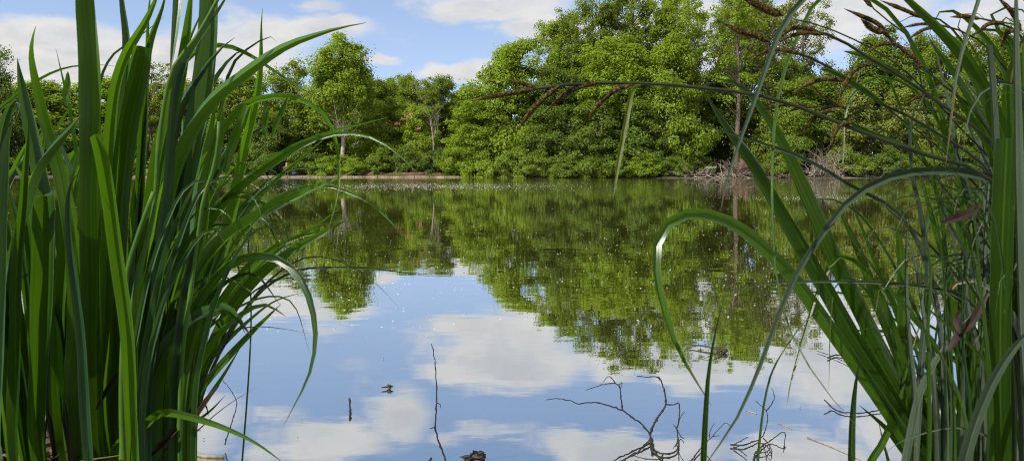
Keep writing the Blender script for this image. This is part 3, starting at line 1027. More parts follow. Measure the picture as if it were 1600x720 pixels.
prof = [(-2.1, .32), (-2.12, .62), (-2.0, .85), (-1.3, .93), (-.75, 1.38), (.55, 1.44), (1.45, 1.0), (2.0, .92), (2.08, .5), (2.0, .32)]
loft([[(x, y, z) for x, z in prof] for y in (-.82, .82)]).build('body', wm, car, False)
loft([[(-1.12, y, .98), (-.7, y, 1.34), (.5, y, 1.38), (1.2, y, 1.0)] for y in (-.83, .83)]).build('window', gm, car, False)
for x in (-1.3, 1.3):
    for y in (-.78, .78):
        wv = MB(); wv.tube([(x, y - .1, .32), (x, y + .1, .32)], .32, 18); wv.build('wheel', rm, car)

# house glimpsed through the trees
Xh = at(637, HZ, 112).x
house = thing('house', (Xh, 112, ground_z(Xh, 112)), 'white house with an orange roof half hidden by trees', 'house', rz=-.25)
hw = MB(); hw.box((-2.4, -2.5, 0), (2.4, 2.5, 4.9)); hw.build('wall', simple_mat('white_render', (.62, .62, .6), (.72, .72, .7), 2, .9), house, False)
hr = loft([[(x, -2.9, 4.85), (x, 0, 7.2), (x, 2.9, 4.85)] for x in (-2.7, 2.7)])
hr.build('roof', simple_mat('orange_tile', (.20, .085, .05), (.30, .13, .08), 3, .8), house, False)
for x in (-1.3, 1.3):
    hw = MB(); hw.box((x - .5, -2.56, 2.9), (x + .5, -2.45, 4.1)); hw.build('window', gm, house, False)

# fallen branches with upturned roots, and a grey dead bush, on the right bank
def brush(cx, Y, w_, h_, n_, seed, r=.05, flat=.5):
    rg = np.random.default_rng(seed)
    mb = MB()
    for k in range(n_):
        x0 = (rg.random() - .5) * w_
        d = Vector((rg.normal() * 1.0, rg.normal() * .6 - .2, abs(rg.normal()) * flat + .15)).normalized()
        L = h_ * (.6 + 1.0 * rg.random())
        p = Vector((x0, rg.normal() * .35, .02 + rg.random() * h_ * .25))
        pts, rad = [p.copy()], [r * (.5 + rg.random())]
        r0 = rad[0]
        for i in range(6):
            d = (d + Vector(rg.normal(size=3) * .28) + Vector((0, 0, -.12))).normalized()
            p = p + d * L / 6
            p.z = max(.03, min(h_, p.z))
            pts.append(p.copy()); rad.append(r0 * (1 - .15 * (i + 1)))
            if rg.random() < .55:
                dd = (d + Vector(rg.normal(size=3) * .7)).normalized()
                mb.tube([p, p + dd * L * .2, p + dd * L * .33 + Vector((0, 0, .08))], [rad[-1] * .6, rad[-1] * .4, .006], 4, False)
        mb.tube(pts, rad, 5, False)
    return mb


Yb = 84.2
xb = at(1112, HZ, Yb).x
t = thing('fallen_branch', (xb, Yb, 0), 'heap of pale fallen branches at the waterline of the right bank', 'branches')
brush(0, Yb, 6.0, 1.4, 55, 41, .05, .45).build('branch', M['deadwood'], t)
xr = at(1163, HZ, 84.6).x
t = thing('root_plate', (xr, 84.6, 0), 'brown upturned root plate right of the heap of pale branches', 'tree roots')
rb = MB(); rb.blob((0, 0, .85), (.8, .4, .75), 5, 1.1, 26, 16, 7); rb.build('root_ball', M['earth'], t)
brush(0, -.25, 2.6, 1.7, 60, 43, .06, .9).build('root', M['bark'], t)
xg = at(1288, HZ, 84.4).x
t = thing('dead_bush', (xg, 84.4, 0), 'grey leafless dead bush at the waterline behind the sedge', 'bush')
brush(0, 0, 2.6, 2.7, 70, 47, .04, 1.9).build('branch', M['deadwood'], t)
xg = at(1225, HZ, 84.3).x
t = thing('fallen_branch', (xg, 84.3, 0), 'low dark brushwood between the root plate and the grey dead bush', 'branches')
brush(0, 0, 4.0, .8, 30, 49, .04, .4).build('branch', M['bark'], t)

# white water bird
wf = simple_mat('white_feather', (.75, .75, .73), (.82, .82, .8), 6, .7)
bp_ = at_water(902, 277.6, 0)
bird = thing('water_bird', (bp_.x, bp_.y, 0), 'white bird floating on the water in front of the shaded bank', 'bird', rz=.3)
bm_ = MB()
bm_.tube([(.34, 0, .14), (.26, 0, .13), (.1, 0, .11), (-.1, 0, .11), (-.22, 0, .14), (-.29, 0, .24), (-.32, 0, .33), (-.37, 0, .36), (-.42, 0, .345)],
         [.01, .06, .12, .125, .08, .05, .045, .05, .02], 12)
bm_.build('body', wf, bird)
bm_ = MB(); bm_.tube([(-.41, 0, .35), (-.47, 0, .335)], [.018, .006], 6); bm_.build('beak', simple_mat('beak', (.5, .25, .03), (.6, .3, .05), 5), bird)

# ------------------------------------------------------------------ dead twigs standing in the near water
def wpt(px, py, Y):
    p = at(px, py, Y)
    if p.z < 0.006:
        p = at_water(px, py, 0.006)
    return p


def twig(mb, pts, Y, r0, r1, knob=True):
    P = spline([tuple(wpt(x, y, Y)) for x, y in pts], 6 * len(pts))
    P = [Vector(p) + Vector((random.gauss(0, r0 * .25), random.gauss(0, r0 * .6), random.gauss(0, r0 * .25))) for p in P]
    n = len(P)
    rad = [(r0 + (r1 - r0) * i / (n - 1)) * (1 + (.45 if knob and i % 7 == 3 else 0) + .12 * random.random()) for i in range(n)]
    mb.tube(P, rad, 6)


def stuck(name, label, cat, base, strokes, Y):
    b0 = at_water(*base, 0)
    t = thing(name, b0, label, cat)
    mb = MB()
    for (pts, r0, r1) in strokes:
        twig(mb, pts, Y, r0 * .00085, r1 * .00085)
    mb.v = [(v[0] - b0.x, v[1] - b0.y, v[2] - b0.z) for v in mb.v]
    o = mb.build('branch', M['twig'], t)
    return t


stuck('dead_twig', 'forked dead branch with two long arms rising from the water', 'branch', (1017, 690), [
    ([(1019, 705), (1016, 680), (1003, 662), (985, 650), (973, 641), (950, 633), (925, 628), (905, 630), (885, 624), (865, 622), (854, 624)], 4.2, 1.2),
    ([(973, 641), (970, 620), (968, 604), (962, 599), (944, 600), (930, 604), (915, 609)], 2.6, 1.0),
    ([(962, 599), (955, 590), (950, 588), (943, 596)], 1.8, 1.0),
    ([(966, 602), (972, 597), (970, 606)], 1.6, .8),
    ([(1016, 678), (1022, 662), (1032, 645), (1040, 631), (1039, 615), (1034, 598), (1026, 588), (1012, 589), (995, 587)], 4.2, 1.1),
    ([(1026, 588), (1031, 590), (1029, 594)], 1.5, .8),
    ([(1040, 631), (1052, 632), (1060, 629), (1062, 640), (1061, 652), (1057, 668), (1052, 662)], 2.4, 1.2),
    ([(1058, 668), (1064, 650), (1069, 643)], 2.0, 1.0),
    ([(1056, 666), (1063, 680), (1069, 685)], 2.0, 1.0),
    ([(1016, 688), (1022, 702), (1036, 708), (1052, 706), (1060, 698), (1059, 680), (1057, 668)], 3.2, 1.8),
    ([(1015, 692), (990, 704), (968, 714), (950, 724)], 3.0, 1.6),
    ([(1036, 709), (1030, 717), (1010, 716), (992, 712)], 2.4, 1.2)], 2.62)
stuck('dead_twig', 'single upright bare twig standing alone in the water', 'twig', (694, 716), [
    ([(699, 735), (694, 712), (686, 690), (680, 668), (682, 640), (682, 610), (680, 575), (677, 550), (674, 537)], 3.4, 1.1),
    ([(682, 628), (688, 632), (688, 637)], 1.2, .7), ([(679, 570), (682, 566)], 1.1, .8), ([(680, 667), (675, 668), (672, 669)], 1.8, 1.0)], 2.40)
stuck('dead_twig', 'low crooked twig with curled ends beside the arching sedge leaf', 'twig', (1190, 690), [
    ([(1178, 735), (1180, 708), (1192, 695), (1205, 687), (1218, 677), (1226, 675), (1226, 690), (1224, 700)], 2.8, 1.2),
    ([(1141, 694), (1160, 695), (1175, 690), (1190, 683), (1198, 664), (1199, 648), (1196, 640), (1185, 630), (1180, 625)], 2.6, 1.0),
    ([(1197, 642), (1206, 630), (1210, 620), (1206, 606)], 1.9, .8),
    ([(1143, 695), (1155, 690), (1168, 682)], 1.8, 1.0), ([(1146, 697), (1160, 706), (1167, 712)], 2.0, 1.2),
    ([(1192, 683), (1200, 692), (1206, 706), (1203, 712), (1198, 704)], 1.8, 1.0), ([(1180, 708), (1196, 706), (1204, 698)], 1.8, 1.1)], 2.58)
stuck('dead_twig', 'small forked twig poking up left of the upright sedge blade', 'twig', (1090, 715), [
    ([(1078, 722), (1090, 706), (1100, 694), (1112, 682), (1125, 668), (1135, 660), (1143, 667)], 2.4, .9),
    ([(1108, 684), (1110, 672), (1116, 660)], 1.5, .8), ([(1112, 682), (1124, 680)], 1.3, .8)], 2.5)
stuck('dead_twig', 'thin bent twig beside the left iris blades', 'twig', (355, 690), [
    ([(351, 694), (356, 678), (362, 660), (370, 628), (366, 618), (356, 603), (344, 590)], 2.2, .9)], 2.5)
stuck('dead_twig', 'dark horizontal twig at the foot of the right sedge blades', 'twig', (1330, 643), [
    ([(1288, 624), (1300, 636), (1315, 643), (1340, 645), (1370, 641), (1400, 636)], 2.6, 2.0)], 2.95)
stuck('dead_twig', 'short dark twig at the sedge edge above the horizontal one', 'twig', (1315, 557), [
    ([(1277, 548), (1300, 556), (1335, 572)], 1.4, 1.6), ([(1293, 559), (1308, 554), (1330, 558)], 3.4, 2.6)], 3.85)
stuck('wood_stub', 'short dark stub sticking straight out of the water', 'stub', (547, 644), [
    ([(547, 650), (547, 634), (546, 622)], 4.0, 3.2)], 2.92)
stuck('wood_stub', 'tip of a dark stick at the bottom edge beside the upright twig', 'stub', (671, 722), [
    ([(666, 732), (670, 722), (674, 715)], 4.0, 3.0)], 2.42)
# drifting pieces
d_ = MB()
p = at_water(742, 716, .01); d_.blob(p, (.028, .03, .012), 3, 1.2, 18, 10, 7); d_.blob(p + Vector((.01, -.01, .012)), (.016, .018, .012), 8, 1.2, 14, 8, 7)
tag(d_.build('mud_clod', M['debris'], smooth=False), 'dark crumpled leaf clod floating at the bottom edge', 'debris')
d_ = MB()
p = at_water(606, 604, .008); d_.blob(p + Vector((.006, 0, 0)), (.010, .012, .007), 2, .9, 12, 8, 6); d_.tube([p + Vector((-.022, -.012, 0)), p, p + Vector((.012, .006, .004))], [.002, .004, .002], 5)
tag(d_.build('seed_pod', M['debris'], smooth=False), 'small dark pod drifting alone left of the upright twig', 'debris')
d_ = MB()
p = at_water(1131, 547, .012); d_.blob(p, (.017, .024, .009), 6, .7, 18, 10, 5)
d_.tube([at_water(1070, 537, .012), at_water(1098, 540, .014), at_water(1125, 545, .014)], [.002, .004, .006], 6)
d_.tube([at_water(1100, 560, .004), at_water(1116, 553, .012), at_water(1128, 548, .012)], [.001, .002, .003], 5)
tag(d_.build('driftwood', M['debris']), 'dark driftwood knot floating in the reflection of the trees', 'driftwood')
dry = simple_mat('bleached_reed', (0.10, 0.085, 0.06), (0.26, 0.23, 0.17), 60, .7)
for lab, pts, r in (('pale broken reed stem floating below the right sedge blades', [(1262, 683), (1300, 698), (1345, 718)], .0019),
                    ('short pale reed bit floating right of the forked branch', [(1167, 641), (1182, 646)], .0022),
                    ('short pale reed bit floating left of the broken reed stem', [(1216, 661), (1237, 669)], .0018),
                    ('dry brown stick lying on the water below the left iris', [(286, 702), (318, 712), (350, 713)], .006),
                    ('mossy stick floating between the right sedge blades', [(1438, 652), (1472, 650)], .010)):
    d_ = MB()
    P = [at_water(x, y, r * .7) for x, y in pts]
    d_.tube(P, [r * (1 - .15 * i) for i in range(len(P))], 7)
    tag(d_.build('reed_stem', dry), lab, 'reed stem')


# ------------------------------------------------------------------ foreground iris and sedge
def blade(parent, name, pts, w, Y0, Y1, mat, root=None, prof='taper', roll=None, fold=0.7, n=44, bow=0.0):
    """Traced blade: pts are (px, py) from foot to tip on rays whose distance runs Y0 -> Y1; it stands on the ground at root."""
    k = len(pts)
    P = []
    for i, (x, y) in enumerate(pts):
        t = i / (k - 1)
        P.append(at(x, y, Y0 + (Y1 - Y0) * t + bow * math.sin(math.pi * t)))
    yr = Y0
    if root is not None:
        X = (root - CX) / FPX * yr
        gz = max(-.25, ground_z(X, yr)) - .03
        rp = Vector((X, yr, gz))
        if (rp - P[0]).length > .03:
            P = [rp] + P
    S = spline([tuple(p) for p in P], n)
    return blade_from(parent, name, [Vector(s) for s in S], w, mat, prof, roll, fold)


def blade_from(parent, name, S, w, mat, prof='taper', roll=None, fold=0.7):
    n = len(S) - 1
    if roll is None:
        roll = random.uniform(-.75, .75)
    tw = random.uniform(-1.3, 1.3)
    ph = random.random() * 40
    org = parent.location
    mb = MB()
    us = (-1, -.5, 0, 0, .5, 1)       # the keel row is doubled so that the fold stays crisp
    vlen = 0
    for i, p in enumerate(S):
        t = i / n
        T = (S[min(i + 1, n)] - S[max(i - 1, 0)]).normalized()
        V = (p - CAM).normalized()
        side = T.cross(V)
        if side.length < .05: side = Vector((1, 0, 0))
        side.normalize()
        nr = side.cross(T).normalized()
        a = roll + tw * (t - .4) + .35 * mnoise.noise(Vector((t * 5, ph, 0)))
        side = side * math.cos(a) + nr * math.sin(a)
        nr = side.cross(T).normalized()
        wid = w / FPX * p.y * .5 / max(.72, abs(math.cos(a)))
        if prof == 'taper': f = min(1, .62 + 1.3 * t) * max(0, 1 - t ** 5.5)
        elif prof == 'long': f = min(1, .6 + 1.3 * t) * max(0, 1 - t ** 3.0)
        elif prof == 'blunt': f = min(1, .68 + .5 * t) * (1 if t < .985 else .9)
        elif prof == 'wide': f = min(1, .55 + 1.6 * t) * max(0, 1 - t ** 9)
        else: f = max(.03, math.sin(math.pi * min(1, max(0, .06 + .94 * t))) ** .6)   # 'both'
        wid *= max(.02, f) * (1 + .10 * mnoise.noise(Vector((t * 7, ph, 5))))
        if i: vlen += (p - S[i - 1]).length
        fo = fold * (1 + .6 * mnoise.noise(Vector((t * 4, ph, 9))))
        for u in us:
            q = p + side * (u * wid) + nr * (fo * wid * (1 - abs(u)) * 1.6) - org
            mb.v.append(tuple(q)); mb.uv.append(((u + 1) * .5, t * (.8 if prof == 'blunt' else 1)))
    for i in range(n):
        for j in (0, 1, 3, 4):
            b = i * 6 + j
            mb.f.append((b, b + 1, b + 7, b + 6))
    return mb.build(name, M[mat] if isinstance(mat, str) else mat, parent)


def root_at(px, Y):
    X = (px - CX) / FPX * Y
    return Vector((X, Y, max(-.2, ground_z(X, Y))))


GI = 'iris clumps on the left bank'
IA = thing('iris_plant', root_at(60, 1.45), 'broad bladed iris clump at the far left with blunt and curved leaf tips', 'iris', GI)
IB = thing('iris_plant', root_at(150, 1.5), 'tall iris clump with upright blades leaving the top of the view', 'iris', GI)
IC = thing('iris_plant', root_at(235, 1.6), 'iris clump leaning right with long leaves arching over the water', 'iris', GI)

# far-left clump
for (pts, w, y0, y1, mat, root, prof) in [
    ([(112, 640), (118, 480), (113, 380), (100, 300), (85, 240), (70, 190), (57, 135), (49, 90), (50, 65), (56, 41)], 24, 1.42, 1.35, 'iris', 112, 'taper'),
    ([(80, 620), (80, 500), (74, 400), (66, 310), (57, 245), (45, 190), (36, 145), (30, 112), (27, 91)], 25, 1.5, 1.45, 'iris_blue', 82, 'wide'),
    ([(-20, 640), (-12, 450), (-6, 300), (2, 215), (14, 170), (24, 157), (30, 162), (24, 190)], 24, 1.4, 1.35, 'iris_blue', -20, 'taper'),
    ([(-60, 260), (-20, 190), (20, 153), (65, 122), (100, 107), (135, 102), (165, 102), (183, 104)], 11, 1.6, 1.6, 'iris', -90, 'long'),
    ([(128, 520), (126, 380), (122, 260), (112, 190), (102, 140), (94, 105), (87, 75)], 8, 1.55, 1.55, 'iris', 128, 'taper'),
    ([(10, 620), (18, 450), (30, 360), (45, 310), (60, 268), (85, 233), (110, 203), (126, 180)], 18, 1.35, 1.3, 'iris', 8, 'wide'),
    ([(70, 200), (85, 205), (98, 185), (110, 168), (124, 165)], 11, 1.55, 1.5, 'iris', 70, 'taper'),
    ([(57, 680), (62, 540), (66, 420), (68, 340), (69, 308), (69, 297), (71, 293)], 31, 1.33, 1.36, 'iris', 57, 'blunt'),
    ([(132, 640), (126, 530), (115, 440), (107, 370), (106, 310), (114, 280), (128, 268)], 15, 1.3, 1.28, 'iris_blue', 134, 'taper'),
    ([(-8, 700), (-4, 520), (0, 380), (4, 280), (10, 220), (20, 190)], 20, 1.3, 1.25, 'iris_blue', -8, 'wide'),
    ([(20, 700), (22, 560), (26, 420), (36, 320), (40, 260), (44, 210), (44, 180)], 17, 1.3, 1.3, 'iris', 20, 'taper'),
    ([(96, 700), (90, 560), (94, 430), (108, 330), (118, 280), (132, 240)], 20, 1.45, 1.45, 'iris', 96, 'taper'),
    ([(38, 700), (32, 560), (18, 440), (4, 350), (-20, 270), (-50, 220)], 22, 1.38, 1.3, 'iris', 38, 'taper'),
    ([(-30, 420), (-5, 330), (20, 270), (50, 215), (80, 190)], 14, 1.7, 1.8, 'iris', -30, 'taper'),
    ([(0, 330), (30, 260), (70, 232), (100, 226), (150, 222)], 12, 1.7, 1.8, 'iris_blue', -20, 'long'),
    ([(-40, 250), (-10, 210), (25, 170), (58, 148)], 12, 1.6, 1.6, 'iris', -60, 'taper'),
    ([(45, 640), (52, 520), (60, 430), (50, 340), (38, 285), (18, 250)], 22, 1.55, 1.6, 'iris', 46, 'taper'),
]:
    blade(IA, 'leaf', pts, w, y0, y1, mat, root, prof, roll=random.uniform(-.5, .5))
# upright clump
for (pts, w, y0, y1, mat, root, prof) in [
    ([(150, 690), (144, 560), (141, 400), (141, 240), (138, 130), (134, 40), (130, -40), (120, -150), (112, -200)], 31, 1.4, 1.32, 'iris', 150, 'wide'),
    ([(172, 660), (178, 500), (182, 400), (188, 300), (197, 220), (207, 165), (217, 115), (223, 74)], 29, 1.42, 1.38, 'iris', 170, 'blunt'),
    ([(168, 600), (172, 420), (180, 280), (190, 180), (196, 110), (197, 60), (191, 10), (184, -60)], 15, 1.55, 1.5, 'iris_blue', 166, 'wide'),
    ([(165, 560), (168, 400), (169, 270), (173, 190), (181, 130), (196, 86), (213, 58), (232, 25), (255, -30)], 18, 1.5, 1.42, 'iris', 165, 'wide'),
    ([(152, 320), (152, 180), (156, 130), (165, 103), (180, 82), (205, 66), (232, 46), (258, 25)], 8, 1.62, 1.6, 'iris_blue', 150, 'long'),
    ([(160, 660), (158, 520), (158, 400), (162, 320), (160, 250), (165, 190)], 16, 1.6, 1.6, 'iris_blue', 160, 'taper'),
    ([(205, 660), (198, 520), (180, 390), (168, 300), (158, 240), (150, 213)], 20, 1.33, 1.28, 'iris', 206, 'blunt'),
    ([(230, 640), (214, 500), (188, 380), (190, 300), (205, 250), (224, 200), (240, 165)], 14, 1.6, 1.6, 'iris_blue', 230, 'taper'),
    ([(222, 660), (222, 480), (236, 330), (252, 230), (268, 170), (283, 110), (293, 40), (302, -40)], 26, 1.5, 1.42, 'iris', 222, 'wide'),
    ([(240, 520), (262, 300), (275, 140), (287, 96), (308, 62), (327, 36), (347, 8), (366, -30)], 16, 1.45, 1.4, 'iris_blue', 230, 'wide'),
    ([(252, 420), (272, 200), (288, 90), (300, 52), (312, 28), (324, -8)], 9, 1.5, 1.5, 'iris', 240, 'wide'),
    ([(270, 420), (296, 190), (312, 112), (320, 90), (325, 62), (326, 28), (330, -20)], 11, 1.55, 1.55, 'iris', 255, 'taper'),
    ([(220, 300), (228, 160), (230, 70), (232, 20), (238, -30)], 7, 1.6, 1.55, 'iris', 205, 'wide'),
    ([(215, 420), (222, 220), (230, 90), (238, 55), (252, 18), (262, -20)], 14, 1.6, 1.55, 'iris', 200, 'wide'),
    ([(128, 700), (112, 560), (118, 440), (136, 340), (150, 290)], 18, 1.55, 1.5, 'iris', 128, 'taper'),
    ([(196, 690), (206, 560), (214, 430), (212, 330), (216, 260)], 22, 1.6, 1.6, 'iris', 196, 'wide'),
    ([(145, 690), (166, 540), (186, 440), (190, 360), (178, 300)], 24, 1.5, 1.55, 'iris', 145, 'taper'),
    ([(140, 690), (120, 600), (112, 480), (96, 360), (100, 260)], 22, 1.6, 1.6, 'iris_blue', 140, 'wide'),
]:
    blade(IB, 'leaf', pts, w, y0, y1, mat, root, prof, roll=random.uniform(-.5, .5))
# the wide bluish leaf that bends over above the frame, tip hanging into view
blade(IB, 'leaf', [(290, 300), (318, 120), (326, 0), (318, -100), (300, -125), (284, -75), (278, 0), (272, 60), (266, 112)], 34, 1.55, 1.3, 'iris_blue', 240, 'both', roll=.1)
# right-leaning clump
for (pts, w, y0, y1, mat, root, prof) in [
    ([(225, 500), (240, 320), (258, 190), (278, 115), (298, 86), (325, 73), (355, 72), (388, 85), (430, 112), (475, 142), (517, 164)], 15, 1.62, 1.5, 'iris', 222, 'long'),
    ([(228, 600), (245, 400), (262, 300), (284, 236), (312, 188), (342, 152), (378, 124), (412, 98), (450, 74), (490, 58), (530, 45), (572, 36)], 32, 1.5, 1.35, 'iris', 226, 'long'),
    ([(245, 560), (258, 330), (268, 225), (285, 168), (306, 130), (328, 98), (347, 75), (367, 59)], 22, 1.55, 1.5, 'iris_blue', 240, 'taper'),
    ([(255, 520), (275, 320), (292, 230), (310, 170), (332, 130), (352, 100), (370, 83), (388, 77)], 20, 1.6, 1.55, 'iris_blue', 248, 'taper'),
    ([(300, 620), (325, 480), (350, 380), (368, 300), (382, 230), (395, 180), (404, 135), (408, 90), (408, 48), (410, 13)], 21, 1.7, 1.65, 'iris', 288, 'taper'),
    ([(300, 420), (340, 200), (362, 104), (385, 78), (406, 64), (420, 57), (428, 62), (433, 66)], 10, 1.6, 1.5, 'iris_blue', 280, 'taper'),
    ([(262, 520), (290, 330), (322, 240), (350, 200), (378, 166), (410, 153), (450, 151), (488, 164), (514, 190), (526, 225), (530, 265), (527, 305), (517, 345), (505, 382)], 17, 1.6, 1.45, 'iris', 256, 'long'),
    ([(280, 460), (330, 332), (370, 295), (410, 260), (455, 230), (510, 208), (560, 195), (608, 183)], 15, 1.75, 1.7, 'iris', 266, 'long'),
    ([(262, 600), (295, 430), (335, 335), (378, 290), (420, 260), (462, 232), (502, 214), (540, 208), (576, 213), (610, 231), (640, 258), (668, 287)], 19, 1.55, 1.4, 'iris', 258, 'long'),
    ([(270, 620), (290, 470), (318, 405), (358, 362), (400, 336), (440, 315), (480, 296), (520, 280), (555, 267)], 23, 1.6, 1.55, 'iris', 266, 'taper'),
    ([(300, 560), (345, 420), (400, 335), (450, 300), (505, 290), (545, 301), (572, 314), (602, 338), (630, 370), (649, 402)], 9, 1.8, 1.7, 'iris', 290, 'long'),
    ([(290, 640), (330, 545), (368, 472), (410, 425), (452, 394), (500, 366), (541, 344)], 20, 1.7, 1.65, 'iris', 282, 'wide'),
    ([(300, 560), (390, 420), (430, 388), (470, 366), (510, 350), (545, 341), (576, 346)], 8, 1.8, 1.8, 'iris', 290, 'long'),
    ([(310, 620), (385, 480), (430, 430), (478, 402), (512, 403), (542, 413), (572, 431), (602, 457), (622, 480)], 6, 1.7, 1.6, 'sedge_grey', 295, 'long'),
    ([(310, 640), (380, 490), (420, 445), (470, 421), (515, 418), (560, 418), (612, 423), (660, 430), (702, 432)], 6, 1.8, 1.8, 'sedge_grey', 295, 'long'),
    ([(272, 640), (285, 560), (302, 490), (332, 440), (365, 410), (402, 400), (432, 405), (456, 422), (472, 444), (484, 475), (491, 512), (490, 552), (480, 592), (460, 632), (442, 667)], 21, 1.5, 1.35, 'iris', 266, 'long'),
    ([(290, 640), (330, 545), (368, 516), (402, 510), (440, 513), (478, 520)], 5, 1.7, 1.7, 'iris_blue', 280, 'long'),
    ([(180, 705), (225, 665), (252, 645), (300, 652), (360, 672), (405, 695), (450, 728)], 15, 1.4, 1.3, 'iris', 170, 'long'),
    ([(262, 690), (310, 612), (352, 562), (400, 512), (440, 474)], 13, 1.75, 1.75, 'iris', 256, 'taper'),
    ([(275, 695), (312, 640), (345, 592), (378, 539)], 10, 1.7, 1.7, 'iris', 270, 'taper'),
    ([(250, 700), (290, 670), (330, 640), (353, 616)], 9, 1.6, 1.6, 'iris', 244, 'taper'),
    ([(270, 600), (330, 500), (390, 430), (440, 385), (490, 355), (540, 318)], 12, 1.9, 1.9, 'iris', 262, 'long'),
    ([(270, 560), (320, 430), (370, 350), (430, 282), (480, 240), (520, 205)], 13, 1.9, 1.9, 'iris', 262, 'long'),
    ([(300, 420), (370, 330), (440, 270), (500, 262), (540, 262)], 6, 1.9, 1.9, 'iris_blue', 280, 'long'),
    ([(280, 600), (340, 480), (400, 405), (460, 372), (520, 358)], 14, 1.85, 1.85, 'iris', 272, 'taper'),
    ([(285, 640), (330, 560), (390, 500), (430, 470), (480, 455)], 11, 1.8, 1.8, 'iris', 278, 'long'),
    ([(290, 400), (330, 290), (356, 240), (385, 215), (420, 195), (455, 185), (500, 188)], 9, 1.8, 1.8, 'sedge_grey', 275, 'long'),
    ([(270, 500), (300, 380), (330, 290), (352, 245), (378, 200), (400, 150), (420, 130)], 14, 1.85, 1.85, 'iris', 262, 'taper'),
    ([(240, 640), (252, 500), (285, 390), (305, 320), (318, 260), (330, 200), (338, 150)], 24, 1.7, 1.65, 'iris', 236, 'taper'),
    ([(240, 640), (245, 480), (262, 380), (280, 300), (290, 220), (285, 170)], 24, 1.75, 1.75, 'iris', 238, 'taper'),
    ([(255, 640), (268, 500), (300, 420), (320, 340), (322, 270), (334, 218), (352, 150), (360, 120)], 18, 1.5, 1.45, 'iris', 250, 'taper'),
    ([(200, 640), (240, 480), (300, 370), (340, 320), (382, 300), (405, 325), (408, 350)], 13, 1.55, 1.5, 'iris', 196, 'long'),
    ([(250, 560), (285, 470), (330, 430), (368, 440), (400, 462), (418, 478)], 10, 1.5, 1.45, 'iris_blue', 246, 'long'),
    ([(230, 560), (262, 400), (310, 330), (340, 326), (360, 340), (375, 370)], 12, 1.5, 1.45, 'iris', 224, 'long'),
]:
    blade(IC, 'leaf', pts, w, y0, y1, mat, root, prof, roll=random.uniform(-.55, .55))

for k in range(14):
    bx = random.uniform(240, 300)
    ay = random.uniform(250, 500)
    ax = bx + random.uniform(60, 150)
    l_ = random.uniform(40, 95)
    Y = random.uniform(1.5, 1.85)
    blade(IC, 'leaf', [(bx + 8, 620), (bx + (ax - bx) * .35, 620 + (ay - 620) * .62), (ax, ay), (ax + l_ * .6, ay + 6), (ax + l_, ay + random.uniform(30, 90))], random.uniform(5, 11), Y, Y * .97, random.choice(['iris', 'iris', 'iris_blue', 'iris_shade']), bx, 'long')

# flower stems with nodes
def stem(parent, name, pts, w, Y0, Y1, mat, root=None, nodes=()):
    k = len(pts)
    P = [at(x, y, Y0 + (Y1 - Y0) * i / (k - 1)) for i, (x, y) in enumerate(pts)]
    if root is not None:
        X = (root - CX) / FPX * Y0
        P = [Vector((X, Y0, max(-.2, ground_z(X, Y0)) - .03))] + P
    n = 40
    S = spline([tuple(p) for p in P], n)
    rad = []
    for i in range(n + 1):
        r = w / FPX * S[i][1] * .5 * (1 - .45 * i / n)
        for nf in nodes:
            if abs(i / n - nf) < .016: r *= 1.35
        rad.append(r)
    mb = MB()
    mb.tube([Vector(s) - parent.location for s in S], rad, 8)
    return mb.build(name, M[mat], parent)


stem(IB, 'flower_stem', [(196, 640), (206, 480), (240, 330), (247, 235), (254, 180), (262, 135), (275, 98), (300, 68), (318, 40), (350, -20)], 11, 1.38, 1.34, 'reedstem', 190, (.42, .6, .78))
stem(IC, 'flower_stem', [(282, 600), (300, 440), (310, 365), (318, 310), (332, 268), (340, 230), (342, 190)], 10, 1.42, 1.4, 'reedstem', 276, (.55, .75))
stem(IA, 'flower_stem', [(190, 620), (196, 470), (200, 420), (214, 372), (240, 300)], 13, 1.36, 1.36, 'reedstem', 188, (.5,))
stem(IC, 'flower_stem', [(392, 520), (390, 420), (388, 380), (392, 350)], 4, 1.7, 1.7, 'reedstem', 330, ())
for par, base, tip, w in ((IC, (340, 265), (346, 165), 15), (IC, (352, 270), (384, 160), 15), (IA, (104, 165), (106, 112), 10), (IC, (416, 215), (414, 160), 9), (IC, (425, 215), (450, 150), 8)):
    blade(par, 'flower_bud', [base, ((base[0] * 2 + tip[0]) / 3 - 2, (base[1] * 2 + tip[1]) / 3), ((base[0] + tip[0] * 2) / 3, (base[1] + tip[1] * 2) / 3), tip], w, 1.5, 1.5, 'iris', None, 'both', roll=.2, fold=.5)
for pts, w in (([(232, 715), (250, 695), (275, 672), (284, 668)], 9), ([(150, 640), (172, 600), (190, 575), (196, 560)], 7), ([(300, 660), (322, 625), (343, 600)], 8)):
    blade(IC, 'dead_leaf', pts, w, 1.4, 1.42, 'dry' if w == 8 else 'rust', None, 'both', roll=.2)
blade(IC, 'dead_leaf', [(280, 710), (320, 662), (362, 628), (402, 604)], 5, 1.55, 1.6, 'dry', 276, 'long')
blade(IC, 'dead_leaf', [(262, 665), (285, 655), (305, 634), (320, 632), (326, 650)], 4, 1.5, 1.5, 'rust', None, 'both')

for k in range(10):
    bx = random.uniform(0, 260)
    Y = random.uniform(1.28, 1.5)
    dx = random.gauss(10, 28)
    tp = random.uniform(610, 680)
    blade(random.choice([IA, IB]), 'dead_leaf', [(bx, 716), (bx + dx * .45, tp + 22), (bx + dx, tp)], random.uniform(4, 8), Y, Y, random.choice(['dry', 'rust', 'rust']), bx, 'long')

